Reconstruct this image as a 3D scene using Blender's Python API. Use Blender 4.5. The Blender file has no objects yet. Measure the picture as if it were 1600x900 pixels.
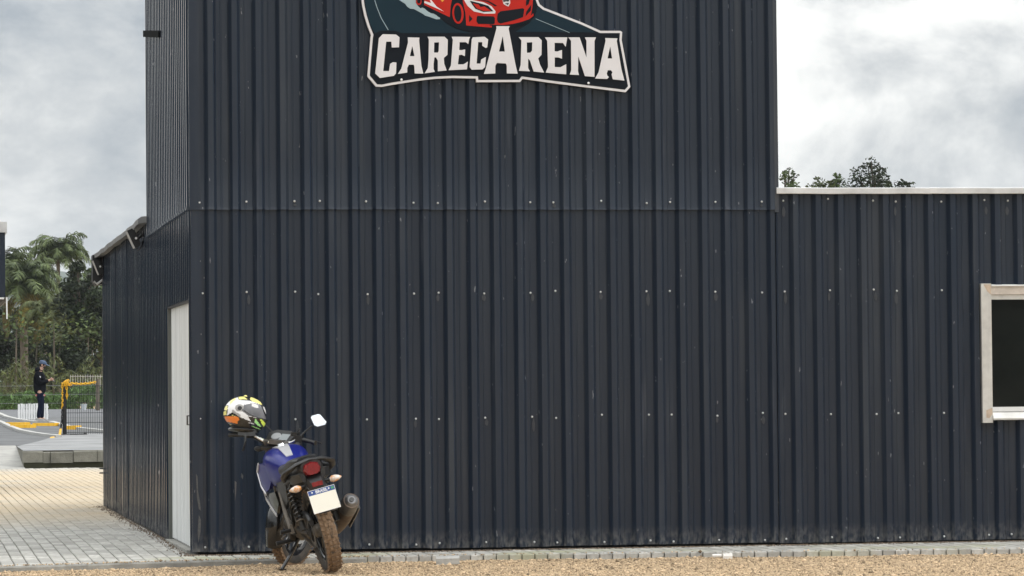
import bpy, bmesh, math, random
import numpy as np
from mathutils import Vector, Matrix, Euler
from mathutils.noise import noise as pnoise
random.seed(7); rng = np.random.default_rng(7)
SC = bpy.context.scene; COL = SC.collection
R = math.radians
# ------------------------------------------------------------------ camera
TH, ROLL, PITCH, CH, FPX = .1768, .0095, .0315, 1.2118, 5300.
CX, CZ = -2.5152, 26.5456
CAM = Vector((-CX*math.cos(TH)-CZ*math.sin(TH), CX*math.sin(TH)-CZ*math.cos(TH), CH))
FWD = Vector((math.sin(TH)*math.cos(PITCH), math.cos(TH)*math.cos(PITCH), math.sin(PITCH)))
RT0 = Vector((math.cos(TH), -math.sin(TH), 0)); UP0 = RT0.cross(FWD)
RT = RT0*math.cos(ROLL)-UP0*math.sin(ROLL); UP = RT0*math.sin(ROLL)+UP0*math.cos(ROLL)
cd = bpy.data.cameras.new('camera'); cam = bpy.data.objects.new('camera', cd); COL.objects.link(cam)
cd.sensor_width = 36; cd.lens = 36*FPX/1600; cd.clip_end = 9000; cd.clip_start = .1
cam.matrix_world = Matrix(((RT.x, UP.x, -FWD.x, CAM.x), (RT.y, UP.y, -FWD.y, CAM.y), (RT.z, UP.z, -FWD.z, CAM.z), (0, 0, 0, 1)))
SC.camera = cam
def ray(px, py): return FWD+RT*((px-800)/FPX)-UP*((py-450)/FPX)
def at_z(px, py, z=0.): d = ray(px, py); return CAM+d*((z-CAM.z)/d.z)
def at_v(px, py, v=0.): d = ray(px, py); return CAM+d*((v-CAM.y)/d.y)
def at_u(px, py, u=0.): d = ray(px, py); return CAM+d*((u-CAM.x)/d.x)
def at_d(px, py, Z): return CAM+ray(px, py)*Z
# ------------------------------------------------------------------ world: overcast sky
SUN = Vector((.80, -.40, .80)).normalized()
W = bpy.data.worlds.new('World'); SC.world = W; W.use_nodes = True
nt = W.node_tree; nt.nodes.clear()
def nd(t, **k):
    n = nt.nodes.new(t)
    for a, b in k.items(): setattr(n, a, b)
    return n
def lk(a, b): nt.links.new(a, b)
sky = nd('ShaderNodeTexSky', sky_type='NISHITA', sun_disc=False)
sky.sun_elevation = math.asin(SUN.z); sky.sun_rotation = math.atan2(SUN.x, SUN.y); sky.dust_density = 3
tc = nd('ShaderNodeTexCoord'); sp = nd('ShaderNodeSeparateXYZ'); lk(tc.outputs['Generated'], sp.inputs[0])
def sky_noise(scale, detail, rough, dist, zs, loc):
    mp = nd('ShaderNodeMapping'); mp.inputs['Scale'].default_value = (1, 1, zs); mp.inputs['Location'].default_value = loc
    lk(tc.outputs['Generated'], mp.inputs[0])
    n = nd('ShaderNodeTexNoise'); n.inputs['Scale'].default_value = scale; n.inputs['Detail'].default_value = detail; n.inputs['Roughness'].default_value = rough; n.inputs['Distortion'].default_value = dist
    lk(mp.outputs[0], n.inputs['Vector']); return n.outputs['Fac']
nA = sky_noise(5.5, 3, .5, .2, 1.8, (2.947, 2.617, .868)); nB = sky_noise(15, 9, .58, .25, 1.4, (2.884, 1.618, 2.033))
mk = nd('ShaderNodeMix'); mk.inputs['Factor'].default_value = .55; lk(nA, mk.inputs['A']); lk(nB, mk.inputs['B'])
cr = nd('ShaderNodeValToRGB'); e = cr.color_ramp.elements
e[0].position = .41; e[0].color = (.315, .35, .385, 1); e[1].position = .585; e[1].color = (1.0, .99, .95, 1)
m1 = cr.color_ramp.elements.new(.485); m1.color = (.545, .56, .565, 1)
lk(mk.outputs['Result'], cr.inputs[0])
mx = nd('ShaderNodeMath', operation='MAXIMUM'); mx.inputs[1].default_value = 0; lk(sp.outputs['Z'], mx.inputs[0])
ma = nd('ShaderNodeMath', operation='MULTIPLY_ADD'); ma.inputs[1].default_value = 29.0; ma.inputs[2].default_value = 10; lk(mx.outputs[0], ma.inputs[0])
vs = nd('ShaderNodeVectorMath', operation='SCALE'); lk(cr.outputs[0], vs.inputs[0]); lk(ma.outputs[0], vs.inputs['Scale'])
mix = nd('ShaderNodeMix', data_type='RGBA'); mix.inputs['Factor'].default_value = .955
lk(sky.outputs[0], mix.inputs['A']); lk(vs.outputs[0], mix.inputs['B'])
bg = nd('ShaderNodeBackground'); bg.inputs['Strength'].default_value = .1
lk(mix.outputs['Result'], bg.inputs[0]); out = nd('ShaderNodeOutputWorld'); lk(bg.outputs[0], out.inputs[0])
sl = bpy.data.lights.new('sun', 'SUN'); sl.energy = 1.5; sl.angle = R(25); sl.color = (1, .96, .9)
so = bpy.data.objects.new('sun', sl); COL.objects.link(so); so.rotation_euler = SUN.to_track_quat('Z', 'Y').to_euler()
SC.view_settings.view_transform = 'Standard'; SC.view_settings.look = 'None'; SC.view_settings.exposure = 0; SC.view_settings.gamma = 1
# ------------------------------------------------------------------ materials
def new_mat(name):
    m = bpy.data.materials.new(name); m.use_nodes = True
    return m, m.node_tree, m.node_tree.nodes['Principled BSDF']
def M(name, col, rough=.5, metal=0., var=None, bump=None, spec=.5, coat=0., col2=None, thr=(.35, .65), scl=(1, 1, 1), rnd=0., em=None):
    """colour with noise between col and col2 (or darker col); rnd = per object / per face brightness"""
    m, t, b = new_mat(name)
    b.inputs['Roughness'].default_value = rough; b.inputs['Metallic'].default_value = metal
    b.inputs['Specular IOR Level'].default_value = spec; b.inputs['Coat Weight'].default_value = coat; b.inputs['Coat Roughness'].default_value = .08
    N, L = t.nodes.new, t.links.new
    cur = None
    tcn = N('ShaderNodeTexCoord'); mpn = N('ShaderNodeMapping'); mpn.inputs['Scale'].default_value = scl; L(tcn.outputs['Object'], mpn.inputs[0])
    if var:
        ns = N('ShaderNodeTexNoise'); ns.inputs['Scale'].default_value = var[0]; ns.inputs['Detail'].default_value = 6; ns.inputs['Roughness'].default_value = .6; L(mpn.outputs[0], ns.inputs['Vector'])
        rp = N('ShaderNodeValToRGB'); rp.color_ramp.elements[0].position = thr[0]; rp.color_ramp.elements[1].position = thr[1]
        c2 = col2 if col2 else tuple(c*(1-var[1]) for c in col)
        rp.color_ramp.elements[0].color = (*c2, 1); rp.color_ramp.elements[1].color = (*col, 1); L(ns.outputs['Fac'], rp.inputs[0]); cur = rp.outputs[0]
    if rnd:
        at = N('ShaderNodeAttribute'); at.attribute_name = 'rnd'; oi = N('ShaderNodeObjectInfo')
        ad = N('ShaderNodeMath'); ad.operation = 'ADD'; L(at.outputs['Fac'], ad.inputs[0]); L(oi.outputs['Random'], ad.inputs[1])
        fr = N('ShaderNodeMath'); fr.operation = 'FRACT'; L(ad.outputs[0], fr.inputs[0])
        mr = N('ShaderNodeMapRange'); mr.inputs['To Min'].default_value = 1-rnd; mr.inputs['To Max'].default_value = 1+rnd; L(fr.outputs[0], mr.inputs[0])
        sc = N('ShaderNodeVectorMath'); sc.operation = 'SCALE'; L(mr.outputs[0], sc.inputs['Scale'])
        if cur: L(cur, sc.inputs[0])
        else: sc.inputs[0].default_value = col
        cur = sc.outputs[0]
    if cur: L(cur, b.inputs['Base Color'])
    else: b.inputs['Base Color'].default_value = (*col, 1)
    if bump:
        nb = N('ShaderNodeTexNoise'); nb.inputs['Scale'].default_value = bump[0]; nb.inputs['Detail'].default_value = 5; L(mpn.outputs[0], nb.inputs['Vector'])
        bp = N('ShaderNodeBump'); bp.inputs['Strength'].default_value = bump[1]; bp.inputs['Distance'].default_value = bump[2] if len(bump) > 2 else .01
        L(nb.outputs['Fac'], bp.inputs['Height']); L(bp.outputs[0], b.inputs['Normal'])
    return m
def cladding_mat():
    m, t, b = new_mat('painted_sheet'); N, L = t.nodes.new, t.links.new
    g = N('ShaderNodeNewGeometry'); sx = N('ShaderNodeSeparateXYZ'); L(g.outputs['Position'], sx.inputs[0])
    def noise(scale, vec, det=4):
        q = N('ShaderNodeMapping'); q.inputs['Scale'].default_value = vec; L(g.outputs['Position'], q.inputs[0])
        n = N('ShaderNodeTexNoise'); n.inputs['Scale'].default_value = scale; n.inputs['Detail'].default_value = det; L(q.outputs[0], n.inputs['Vector']); return n.outputs['Fac']
    def rng_(v, a, b_, c=0., d=1.):
        r = N('ShaderNodeMapRange'); r.inputs[1].default_value = a; r.inputs[2].default_value = b_; r.inputs[3].default_value = c; r.inputs[4].default_value = d; L(v, r.inputs[0]); return r.outputs[0]
    def mul(a, b_):
        q = N('ShaderNodeMath'); q.operation = 'MULTIPLY'; L(a, q.inputs[0])
        if isinstance(b_, float): q.inputs[1].default_value = b_
        else: L(b_, q.inputs[1])
        return q.outputs[0]
    def mixc(f, a, b_):
        q = N('ShaderNodeMix'); q.data_type = 'RGBA'; L(f, q.inputs['Factor'])
        for s, c in (('A', a), ('B', b_)):
            if isinstance(c, tuple): q.inputs[s].default_value = (*c, 1)
            else: L(c, q.inputs[s])
        return q.outputs['Result']
    base = mixc(rng_(noise(7, (1, 1, .06)), .3, .7), (.0105, .0172, .0300), (.0170, .0248, .0395))
    oi = N('ShaderNodeObjectInfo'); base = mixc(mul(oi.outputs['Random'], .5), base, (.0160, .0230, .0365))
    # chalky run-off streaks, partly soft sheen put into the colour, and little scuffs
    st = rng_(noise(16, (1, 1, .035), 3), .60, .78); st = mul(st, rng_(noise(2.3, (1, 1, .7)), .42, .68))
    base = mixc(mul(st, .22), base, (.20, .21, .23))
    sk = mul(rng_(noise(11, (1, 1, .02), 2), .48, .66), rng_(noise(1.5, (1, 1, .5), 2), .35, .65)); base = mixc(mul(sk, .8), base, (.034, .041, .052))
    sc = rng_(noise(42, (1, 1, .28), 2), .735, .76); base = mixc(mul(sc, .40), base, (.33, .34, .36))
    # splashed dust near the ground
    du = mul(rng_(sx.outputs['Z'], .16, .0), rng_(noise(30, (1, 1, .5), 6), .40, .75)); base = mixc(mul(du, .55), base, (.28, .265, .24))
    L(base, b.inputs['Base Color'])
    L(rng_(noise(5, (1, 1, .12)),   .3, .7, .15, .27), b.inputs['Roughness']); b.inputs['Specular IOR Level'].default_value = .36
    bp = N('ShaderNodeBump'); bp.inputs['Strength'].default_value = .09; bp.inputs['Distance'].default_value = .02; L(noise(2.2, (1, 1, .5), 2), bp.inputs['Height']); L(bp.outputs[0], b.inputs['Normal'])
    return m
CLAD = cladding_mat()
DARK = M('dark_metal', (.008, .009, .011), .5, bump=(40, .1))
COREM = M('dark_inside', (.012, .013, .015), .8)
TRIM = M('grey_flashing', (.60, .61, .62), .42, .3, var=(6, .25), bump=(9, .1))
ALU = M('raw_aluminium', (.58, .58, .56), .42, .45, var=(9, .2), bump=(20, .1))
PUTTY = M('beige_putty', (.50, .40, .31), .7, var=(20, .25))
WHITEF = M('white_metal', (.72, .74, .75), .45, var=(5, .12), scl=(1, 1, .2))
STEELD = M('handle_steel', (.12, .12, .12), .4, .6)
GLASS = M('dark_window_glass', (.004, .006, .0055), .16, var=(2.5, .6), col2=(.010, .012, .011), spec=.12)
# ------------------------------------------------------------------ mesh helpers
class MB:
    def __init__(s): s.v = []; s.f = []; s.m = []
    def add(s, vs, fs, mi=0):
        o = len(s.v); s.v += [tuple(p) for p in vs]
        for q in fs: s.f.append(tuple(i+o for i in q)); s.m.append(mi)
        return s
    def box(s, c, size, rot=None, mi=0, bev=0.):
        hx, hy, hz = (k/2 for k in size); c = Vector(c)
        P = [Vector((a*hx, b*hy, d*hz)) for d in (-1, 1) for b in (-1, 1) for a in (-1, 1)]
        if rot is not None: P = [rot @ p for p in P]
        return s.add([p+c for p in P], [(0, 2, 3, 1), (4, 5, 7, 6), (0, 1, 5, 4), (2, 6, 7, 3), (0, 4, 6, 2), (1, 3, 7, 5)], mi)
    def span(s, a, b, mi=0):
        return s.box([(x+y)/2 for x, y in zip(a, b)], [abs(y-x) for x, y in zip(a, b)], mi=mi)
    def loft(s, loops, cap=True, mi=0, close=False):
        n = len(loops[0]); o = []
        for l in loops: o += l
        F = []
        K = len(loops); rngk = range(K if close else K-1)
        for k in rngk:
            k2 = (k+1) % K
            for i in range(n):
                j = (i+1) % n; F.append((k*n+i, k*n+j, k2*n+j, k2*n+i))
        if cap and not close: F.append(tuple(range(n))[::-1]); F.append(tuple((K-1)*n+i for i in range(n)))
        return s.add(o, F, mi)
    def tube(s, pts, r, n=8, mi=0, cap=True, close=False):
        pts = [Vector(p) for p in pts]; rr = r if isinstance(r, (list, tuple)) else [r]*len(pts)
        t0 = (pts[1]-pts[0]).normalized(); a = t0.orthogonal().normalized(); loops = []
        for i, p in enumerate(pts):
            if close: t = (pts[(i+1) % len(pts)]-pts[i-1]).normalized()
            else: t = (pts[min(i+1, len(pts)-1)]-pts[max(i-1, 0)]).normalized()
            a = (a-t*a.dot(t)).normalized(); b = t.cross(a)
            loops.append([p+(a*math.cos(2*math.pi*k/n)+b*math.sin(2*math.pi*k/n))*rr[i] for k in range(n)])
        return s.loft(loops, cap, mi, close)
    def lathe(s, prof, c=(0, 0, 0), axis='z', n=24, mi=0, close=False):
        c = Vector(c); loops = []
        for k in range(n):
            a = 2*math.pi*k/n; ca, sa = math.cos(a), math.sin(a)
            if axis == 'z': loops.append([c+Vector((r*ca, r*sa, h)) for r, h in prof])
            elif axis == 'y': loops.append([c+Vector((r*ca, h, r*sa)) for r, h in prof])
            else: loops.append([c+Vector((h, r*ca, r*sa)) for r, h in prof])
        n2 = len(prof); o = [p for l in loops for p in l]; F = []
        for k in range(n):
            k2 = (k+1) % n
            for i in range(n2 if close else n2-1):
                j = (i+1) % n2; F.append((k*n2+i, k2*n2+i, k2*n2+j, k*n2+j))
        return s.add(o, F, mi)
    def ball(s, c, r, nu=12, nv=8, mi=0, rot=None):
        r = (r, r, r) if isinstance(r, (int, float)) else r; c = Vector(c); P = []; F = []
        for j in range(nv+1):
            ph = math.pi*j/nv
            for i in range(nu):
                a = 2*math.pi*i/nu; p = Vector((r[0]*math.sin(ph)*math.cos(a), r[1]*math.sin(ph)*math.sin(a), r[2]*math.cos(ph)))
                P.append((rot @ p if rot is not None else p)+c)
        for j in range(nv):
            for i in range(nu):
                k = (i+1) % nu
                if j == 0: F.append((i, nu+i, nu+k))
                elif j == nv-1: F.append((j*nu+i, (j+1)*nu+i, j*nu+k))
                else: F.append((j*nu+i, (j+1)*nu+i, (j+1)*nu+k, j*nu+k))
        return s.add(P, F, mi)
    def plate(s, poly, off, mi=0):
        """flat polygon extruded by vector off"""
        n = len(poly); A = [Vector(p) for p in poly]; B = [p+Vector(off) for p in A]
        F = [tuple(range(n))[::-1], tuple(range(n, 2*n))]+[(i, (i+1) % n, n+(i+1) % n, n+i) for i in range(n)]
        return s.add(A+B, F, mi)
    def build(s, name, mats, parent=None, xf=None, smooth=35, fix=True):
        me = bpy.data.meshes.new(name)
        V = [Vector(p) for p in s.v]
        if xf is not None: V = [xf(p) if callable(xf) else xf @ p for p in V]
        me.from_pydata([tuple(p) for p in V], [], s.f)
        mats = mats if isinstance(mats, (list, tuple)) else [mats]
        for q in mats: me.materials.append(q)
        if len(mats) > 1: me.polygons.foreach_set('material_index', s.m)
        if fix:
            bm = bmesh.new(); bm.from_mesh(me); bmesh.ops.recalc_face_normals(bm, faces=bm.faces); bm.to_mesh(me); bm.free()
        if smooth: me.shade_smooth(); me.set_sharp_from_angle(angle=R(smooth))
        return link(name, me, parent)
def link(name, me, parent=None):
    o = bpy.data.objects.new(name, me); COL.objects.link(o)
    if parent is not None: o.parent = parent
    return o
def tag(o, label=None, cat=None, group=None, kind=None):
    for k, v in (('label', label), ('category', cat), ('group', group), ('kind', kind)):
        if v: o[k] = v
    return o
def empty(name, loc=(0, 0, 0), label=None, cat=None, group=None):
    o = bpy.data.objects.new(name, None); COL.objects.link(o); o.location = loc; o.empty_display_size = .1
    return tag(o, label, cat, group)
def np_mesh(name, V, F, mats, mi=None, attr=None, parent=None, smooth=False):
    """V (n,3), F (m,k) arrays"""
    me = bpy.data.meshes.new(name); me.from_pydata(V.tolist(), [], F.tolist())
    for q in (mats if isinstance(mats, (list, tuple)) else [mats]): me.materials.append(q)
    if mi is not None: me.polygons.foreach_set('material_index', np.asarray(mi, dtype=np.int32))
    if attr is not None:
        a = me.attributes.new('rnd', 'FLOAT', 'FACE'); a.data.foreach_set('value', np.asarray(attr, dtype=np.float32))
    if smooth: me.shade_smooth()
    return link(name, me, parent)
def copy_tree(o, parent=None):
    c = o.copy(); COL.objects.link(c); c.parent = parent
    for ch in o.children: copy_tree(ch, c)
    return c
# ================================================================== GROUND
def tz(v): return float(np.interp(v, [30, 34, 50, 75, 115, 175, 400, 3000], [.28, .30, .40, .585, .79, 1.15, 2, 2]))
def edge_v(u): return float(np.interp(u, [-9, -1.5, .0, 1.3, 2.7, 4.8, 6.4, 12], [-1.2, -.95, -.64, -.56, -.66, -.93, -1.08, -1.2]))
def gravel_z(u, v):
    base = -.068+.01*pnoise((u*.9, v*.9, 3))+.006*pnoise((u*3, v*3, 1))
    return base
GRAVEL = M('tan_gravel', (.53, .395, .25), .95, var=(12, .3), col2=(.34, .26, .175), thr=(.3, .62), bump=(90, .9, .02), spec=.15, scl=(.16, 1, 1))
vs_ = [-500, -200, -60, -30]+[-12+.5*i for i in range(16)]+[-4+.12*i for i in range(34)]+[.2, 10, 33.2, 38.9, 39.5, 50, 75, 115, 175, 260, 400, 900, 2000, 4600]
us_ = [-1700, -500, -150, -40, -15]+[-8+.2*i for i in range(90)]+[10.5, 15, 40, 150, 600, 1700]
gv = []; gf = []
for v in vs_:
    for u in us_: gv.append((u, v, gravel_z(u, v) if v < -.2 else (-.1 if v < 39 else tz(v)-.06)))
nu_ = len(us_)
for j in range(len(vs_)-1):
    for i in range(nu_-1): gf.append((j*nu_+i, j*nu_+i+1, (j+1)*nu_+i+1, (j+1)*nu_+i))
g = np_mesh('ground', np.array(gv), np.array(gf), GRAVEL, smooth=True); tag(g, kind='structure')
# loose stones lying on the gravel
NP = 66000
pu = rng.uniform(-2.4, 7.6, NP); pv = -.45-rng.uniform(0, 1, NP)**.95*4.3
keep = np.array([v < edge_v(u)+(.03 if random.random() < .85 else -.05+abs(random.gauss(0, .09))) for u, v in zip(pu, pv)]); pu, pv = pu[keep], pv[keep]; NP = len(pu)
ps = rng.uniform(.0025, .009, NP)*(1+(rng.random(NP) > .97)*1.2)
octa = np.array([(1, 0, 0), (0, 1, 0), (-1, 0, 0), (0, -1, 0), (0, 0, 1), (0, 0, -1)], float)
V = octa[None]*ps[:, None, None]*rng.uniform(.6, 1.3, (NP, 6, 1)); V[:, :, 2] *= .75
pz = np.array([gravel_z(u, v) if v < edge_v(u)-.085 or (u > 1.3 and v < edge_v(u)) else .009*(v-2)+.001 for u, v in zip(pu, pv)])+ps*.3
V += np.stack([pu, pv, pz], 1)[:, None]
of = np.array([(0, 1, 4), (1, 2, 4), (2, 3, 4), (3, 0, 4), (1, 0, 5), (2, 1, 5), (3, 2, 5), (0, 3, 5)])
F = (of[None]+(np.arange(NP)*6)[:, None, None]).reshape(-1, 3)
PEB = M('loose_stones', (.43, .325, .215), .9, rnd=.65, spec=.2)
peb = np_mesh('loose_gravel', V.reshape(-1, 3), F, PEB, attr=np.repeat(rng.random(NP), 8)); tag(peb, 'loose tan gravel scattered over the ground before the paving', 'gravel', kind='stuff')
# brown dirt swept against the wall foot
n_ = 5000; du = rng.uniform(-.1, 7.4, n_); dv = -.012-np.abs(rng.normal(size=n_))*.045; ds = rng.uniform(.003, .008, n_)
du[:900] = -.015-np.abs(rng.normal(size=900))*.05; dv[:900] = rng.uniform(.1, 12, 900)
V = octa[None]*ds[:, None, None]*rng.uniform(.6, 1.4, (n_, 6, 1)); V += np.stack([du, dv, .009*np.minimum(dv-2, 0)+.002], 1)[:, None]
F = (of[None]+(np.arange(n_)*6)[:, None, None]).reshape(-1, 3)
tag(np_mesh('wall_dirt', V.reshape(-1, 3), F, M('brown_dirt', (.15, .115, .085), .95, rnd=.6), attr=np.repeat(rng.random(n_), 8)), 'line of brown dirt swept against the foot of the metal wall', 'dirt', kind='stuff')
# pavers
def paver_mat():
    m, t, b = new_mat('concrete_paver'); N, L = t.nodes.new, t.links.new
    g = N('ShaderNodeNewGeometry'); b.inputs['Roughness'].default_value = .9; b.inputs['Specular IOR Level'].default_value = .2
    sx = N('ShaderNodeSeparateXYZ'); L(g.outputs['Position'], sx.inputs[0])
    def noise(s, d=6):
        n = N('ShaderNodeTexNoise'); n.inputs['Scale'].default_value = s; n.inputs['Detail'].default_value = d; L(g.outputs['Position'], n.inputs['Vector']); return n.outputs['Fac']
    def rg(v, a, b_, c=0., d=1.):
        r = N('ShaderNodeMapRange'); r.inputs[1].default_value = a; r.inputs[2].default_value = b_; r.inputs[3].default_value = c; r.inputs[4].default_value = d; L(v, r.inputs[0]); return r.outputs[0]
    def mixc(f, a, b_, blend='MIX'):
        q = N('ShaderNodeMix'); q.data_type = 'RGBA'; q.blend_type = blend
        if isinstance(f, float): q.inputs['Factor'].default_value = f
        else: L(f, q.inputs['Factor'])
        for s, c in (('A', a), ('B', b_)):
            if isinstance(c, tuple): q.inputs[s].default_value = (*c, 1)
            else: L(c, q.inputs[s])
        return q.outputs['Result']
    at = N('ShaderNodeAttribute'); at.attribute_name = 'rnd'; oi = N('ShaderNodeObjectInfo')
    ad = N('ShaderNodeMath'); L(at.outputs['Fac'], ad.inputs[0]); L(oi.outputs['Random'], ad.inputs[1]); fr = N('ShaderNodeMath'); fr.operation = 'FRACT'; L(ad.outputs[0], fr.inputs[0])
    base = mixc(fr.outputs[0], (.31, .305, .285), (.53, .52, .49))
    base = mixc(rg(noise(24), .42, .75), base, (.30, .29, .265))
    # sand trodden over the far half
    ad2 = N('ShaderNodeMath'); ad2.operation = 'MULTIPLY'; L(rg(sx.outputs['Y'], 5.0, 10.5), ad2.inputs[0]); L(rg(sx.outputs['Y'], 34, 30), ad2.inputs[1])
    md = N('ShaderNodeMath'); md.operation = 'MULTIPLY'; L(ad2.outputs[0], md.inputs[0]); L(rg(noise(.8), .25, .55, .45, .95), md.inputs[1])
    base = mixc(md.outputs[0], base, (.51, .42, .30))
    # greenish moss by the front edge
    mo = N('ShaderNodeMath'); mo.operation = 'MULTIPLY'; L(rg(sx.outputs['Y'], .1, -.3), mo.inputs[0]); L(rg(noise(1.1, 3), .52, .68, 0, .6), mo.inputs[1])
    base = mixc(mo.outputs[0], base, (.36, .36, .22))
    L(base, b.inputs['Base Color'])
    bp = N('ShaderNodeBump'); bp.inputs['Strength'].default_value = .4; bp.inputs['Distance'].default_value = .006; L(noise(120), bp.inputs['Height']); L(bp.outputs[0], b.inputs['Normal'])
    return m
PAV = paver_mat()
SAND = M('joint_sand', (.10, .085, .065), .95, var=(20, .4))
terr = empty('paved_terrace'); tag(terr, kind='structure')
PW, PL, PG = .1, .2, .0038
def pz_(u, v): return .009*min(v-2, 0)*(1 if v > -5 else 1)
def paver_geo(w, l):
    x, y, h, c = w/2-PG, l/2-PG, .06, .005
    V = [(-x, -y, -h), (x, -y, -h), (x, y, -h), (-x, y, -h), (-x, -y, -c), (x, -y, -c), (x, y, -c), (-x, y, -c),
         (-x+c, -y+c, 0), (x-c, -y+c, 0), (x-c, y-c, 0), (-x+c, y-c, 0)]
    F = [(8, 9, 10, 11)]
    for a, b in ((0, 4), (4, 8)):
        for i in range(4): j = (i+1) % 4; F.append((a+i, a+j, b+j, b+i))
    return np.array(V), np.array(F)
pgV, pgF = paver_geo(PW, PL)
cells = []; UMAX = 9.0
for i in range(int((UMAX+7.5)/PW)):
    u = -7.5+(i+.5)*PW
    ve = edge_v(u); off = (i % 2)*PL/2
    v = ve; first = True
    while v < 33.62:
        l = PL/2 if (first and i % 2) else PL
        c = v+l/2; first = False
        if not (u > .02 and .06 < c < 12.15) and u > -3.1+c*.02: cells.append((u, c, l))
        v += l
me_p = bpy.data.meshes.new('paver'); me_p.from_pydata(pgV.tolist(), [], pgF.tolist()); me_p.materials.append(PAV)
hgV, hgF = paver_geo(PW, PL/2); me_h = bpy.data.meshes.new('paver'); me_h.from_pydata(hgV.tolist(), [], hgF.tolist()); me_h.materials.append(PAV)
def dist_cam(c): return (Vector((c[0], c[1], 0))-CAM).length
inview = [c for c in cells if -1.75 < c[0] < 6.9]
near = set(sorted(inview, key=lambda c: c[1]-edge_v(c[0])*1.0+ (0 if c[0] < 0.1 else 0))[:300])
VV = []; FF = []; AA = []; k = 0
for c in cells:
    dz = pz_(c[0], c[1])+random.uniform(-.002, .002)
    if c in near:
        o = link('paver', me_p if c[2] > .15 else me_h, terr); o.location = (c[0], c[1], dz); o.rotation_euler = (.009+random.uniform(-.01, .01), 0, random.uniform(-.012, .012)); continue
    VV.append((pgV if c[2] > .15 else hgV)+np.array((c[0], c[1], dz))); FF.append(pgF+12*k); AA += [random.random()]*9; k += 1
p = np_mesh('paver_field', np.concatenate(VV), np.concatenate(FF), PAV, attr=AA, parent=terr); p['kind'] = 'stuff'
b = MB()
b.v += [(-7.4, -1.2, -.06), (0, -.6, -.04), (0, 0, -.012), (-7.4, 0, -.012), (-7.4, 33.7, -.012), (12, 33.7, -.012), (12, .03, -.012), (0, .03, -.012)]
b = MB()
b.add([(-7.4, -1.1, -.042), (-1.5, -.9, -.04), (0, -.6, -.038), (1.3, -.52, -.037), (2.7, -.62, -.038), (4.8, -.88, -.04), (9, -1.0, -.042), (9, .02, -.032), (-7.4, .02, -.032)], [tuple(range(9))])
b.add([(-7.4, .02, -.032), (.6, .02, -.032), (.6, 2, -.014), (-7.4, 2, -.014)], [(0, 1, 2, 3)])
b.add([(-7.4, 2, -.014), (.6, 2, -.014), (.6, 12.3, -.012), (12, 12.3, -.012), (12, 34, -.012), (-7.4, 34, -.012)], [tuple(range(6))])
b.build('joint_bed', SAND, terr, smooth=0)
# concrete edging strip along the left front edge
CONC = M('old_concrete', (.33, .325, .30), .9, var=(7, .35), bump=(60, .5), spec=.2)
CONCL = M('pale_concrete', (.47, .47, .455), .9, var=(9, .22), bump=(60, .5), spec=.2)
us = [-3.4+.12*i for i in range(40)]
lo = []
for u in us:
    v0 = edge_v(u)-.075+.008*pnoise((u*4, 0, 0)); v1 = edge_v(u)+.0; zt = pz_(u, v1)-.004+.006*pnoise((u*3, 5, 0))
    lo.append([Vector((u, v0, -.12)), Vector((u, v0, zt-.01)), Vector((u, v0+.01, zt)), Vector((u, v1, zt)), Vector((u, v1, -.12))])
k = MB().loft(lo).build('edging_kerb', CONC, None, smooth=30); tag(k, kind='structure')
# loose block and scraps by the edge
p = at_z(699, 881, -.066); e_ = empty('concrete_block', p, 'broken pale concrete block lying at the paving edge', 'block'); e_.rotation_euler = (R(3), R(-2), R(-8))
MB().loft([[Vector((x, y, z)) for y, z in ((-.05, 0), (-.052, .045), (-.04, .058), (.045, .056), (.05, 0))] for x in (-.085, -.075, .02, .085, .092)]).build('block', CONCL, e_, smooth=25)
PAPER = M('white_scrap', (.75, .74, .72), .8)
for q, (x, y, lab) in enumerate(((1120, 871, 'crumpled white plastic scrap lying flat in the gravel edge'), (1137, 872.5, 'small upright torn white scrap beside the flat crumpled one'))):
    p = at_z(x, y, -.064); b = MB(); L = [[p+Vector((.012*k+.004*pnoise((k, j, q)), .02*math.cos(j)*(.6+.4*pnoise((k, j, 3))), .014+.014*math.sin(j)*(1+.6*pnoise((k*1.7, j, q)))*(1+q))) for j in range(6)] for k in range(-3, 4)]
    tag(b.loft(L).build('plastic_scrap', PAPER, None, smooth=0), lab, 'litter', 'white scraps in the gravel')
# ================================================================== BUILDING
bld = empty('metal_building', (0, 0, 0), 'dark navy corrugated metal building with a tall square tower and low wing', 'building')
PITCHR, U0, RH, FL, TOPW = .1888, .305, .036, .025, .042
def profile(a, b_, phase=U0, rh=RH):
    """(s, depth) points of the rib profile between a and b_"""
    P = [(a, None)]
    k = math.floor((a-phase)/PITCHR)-1
    while phase+k*PITCHR < b_+.1:
        s = phase+k*PITCHR
        for ds, d in ((-.0075, 0), (-.005, .0022), (-.0015, .0), (0, 0), (.0035, .004), (FL-.003, rh-.003), (FL, rh), (FL+TOPW, rh), (FL+TOPW+.003, rh-.003), (2*FL+TOPW-.0035, .004), (2*FL+TOPW, 0), (2*FL+TOPW+.030, 0), (2*FL+TOPW+.033, .0025), (2*FL+TOPW+.040, .0025), (2*FL+TOPW+.043, 0)):
            P.append((s+ds, d))
        k += 1
    S = [q[0] for q in P[1:]]; Dp = [q[1] for q in P[1:]]
    res = [(a, float(np.interp(a, S, Dp)))]+[(s, d) for s, d in zip(S, Dp) if a+1e-4 < s < b_-1e-4]+[(b_, float(np.interp(b_, S, Dp)))]
    return res
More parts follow.
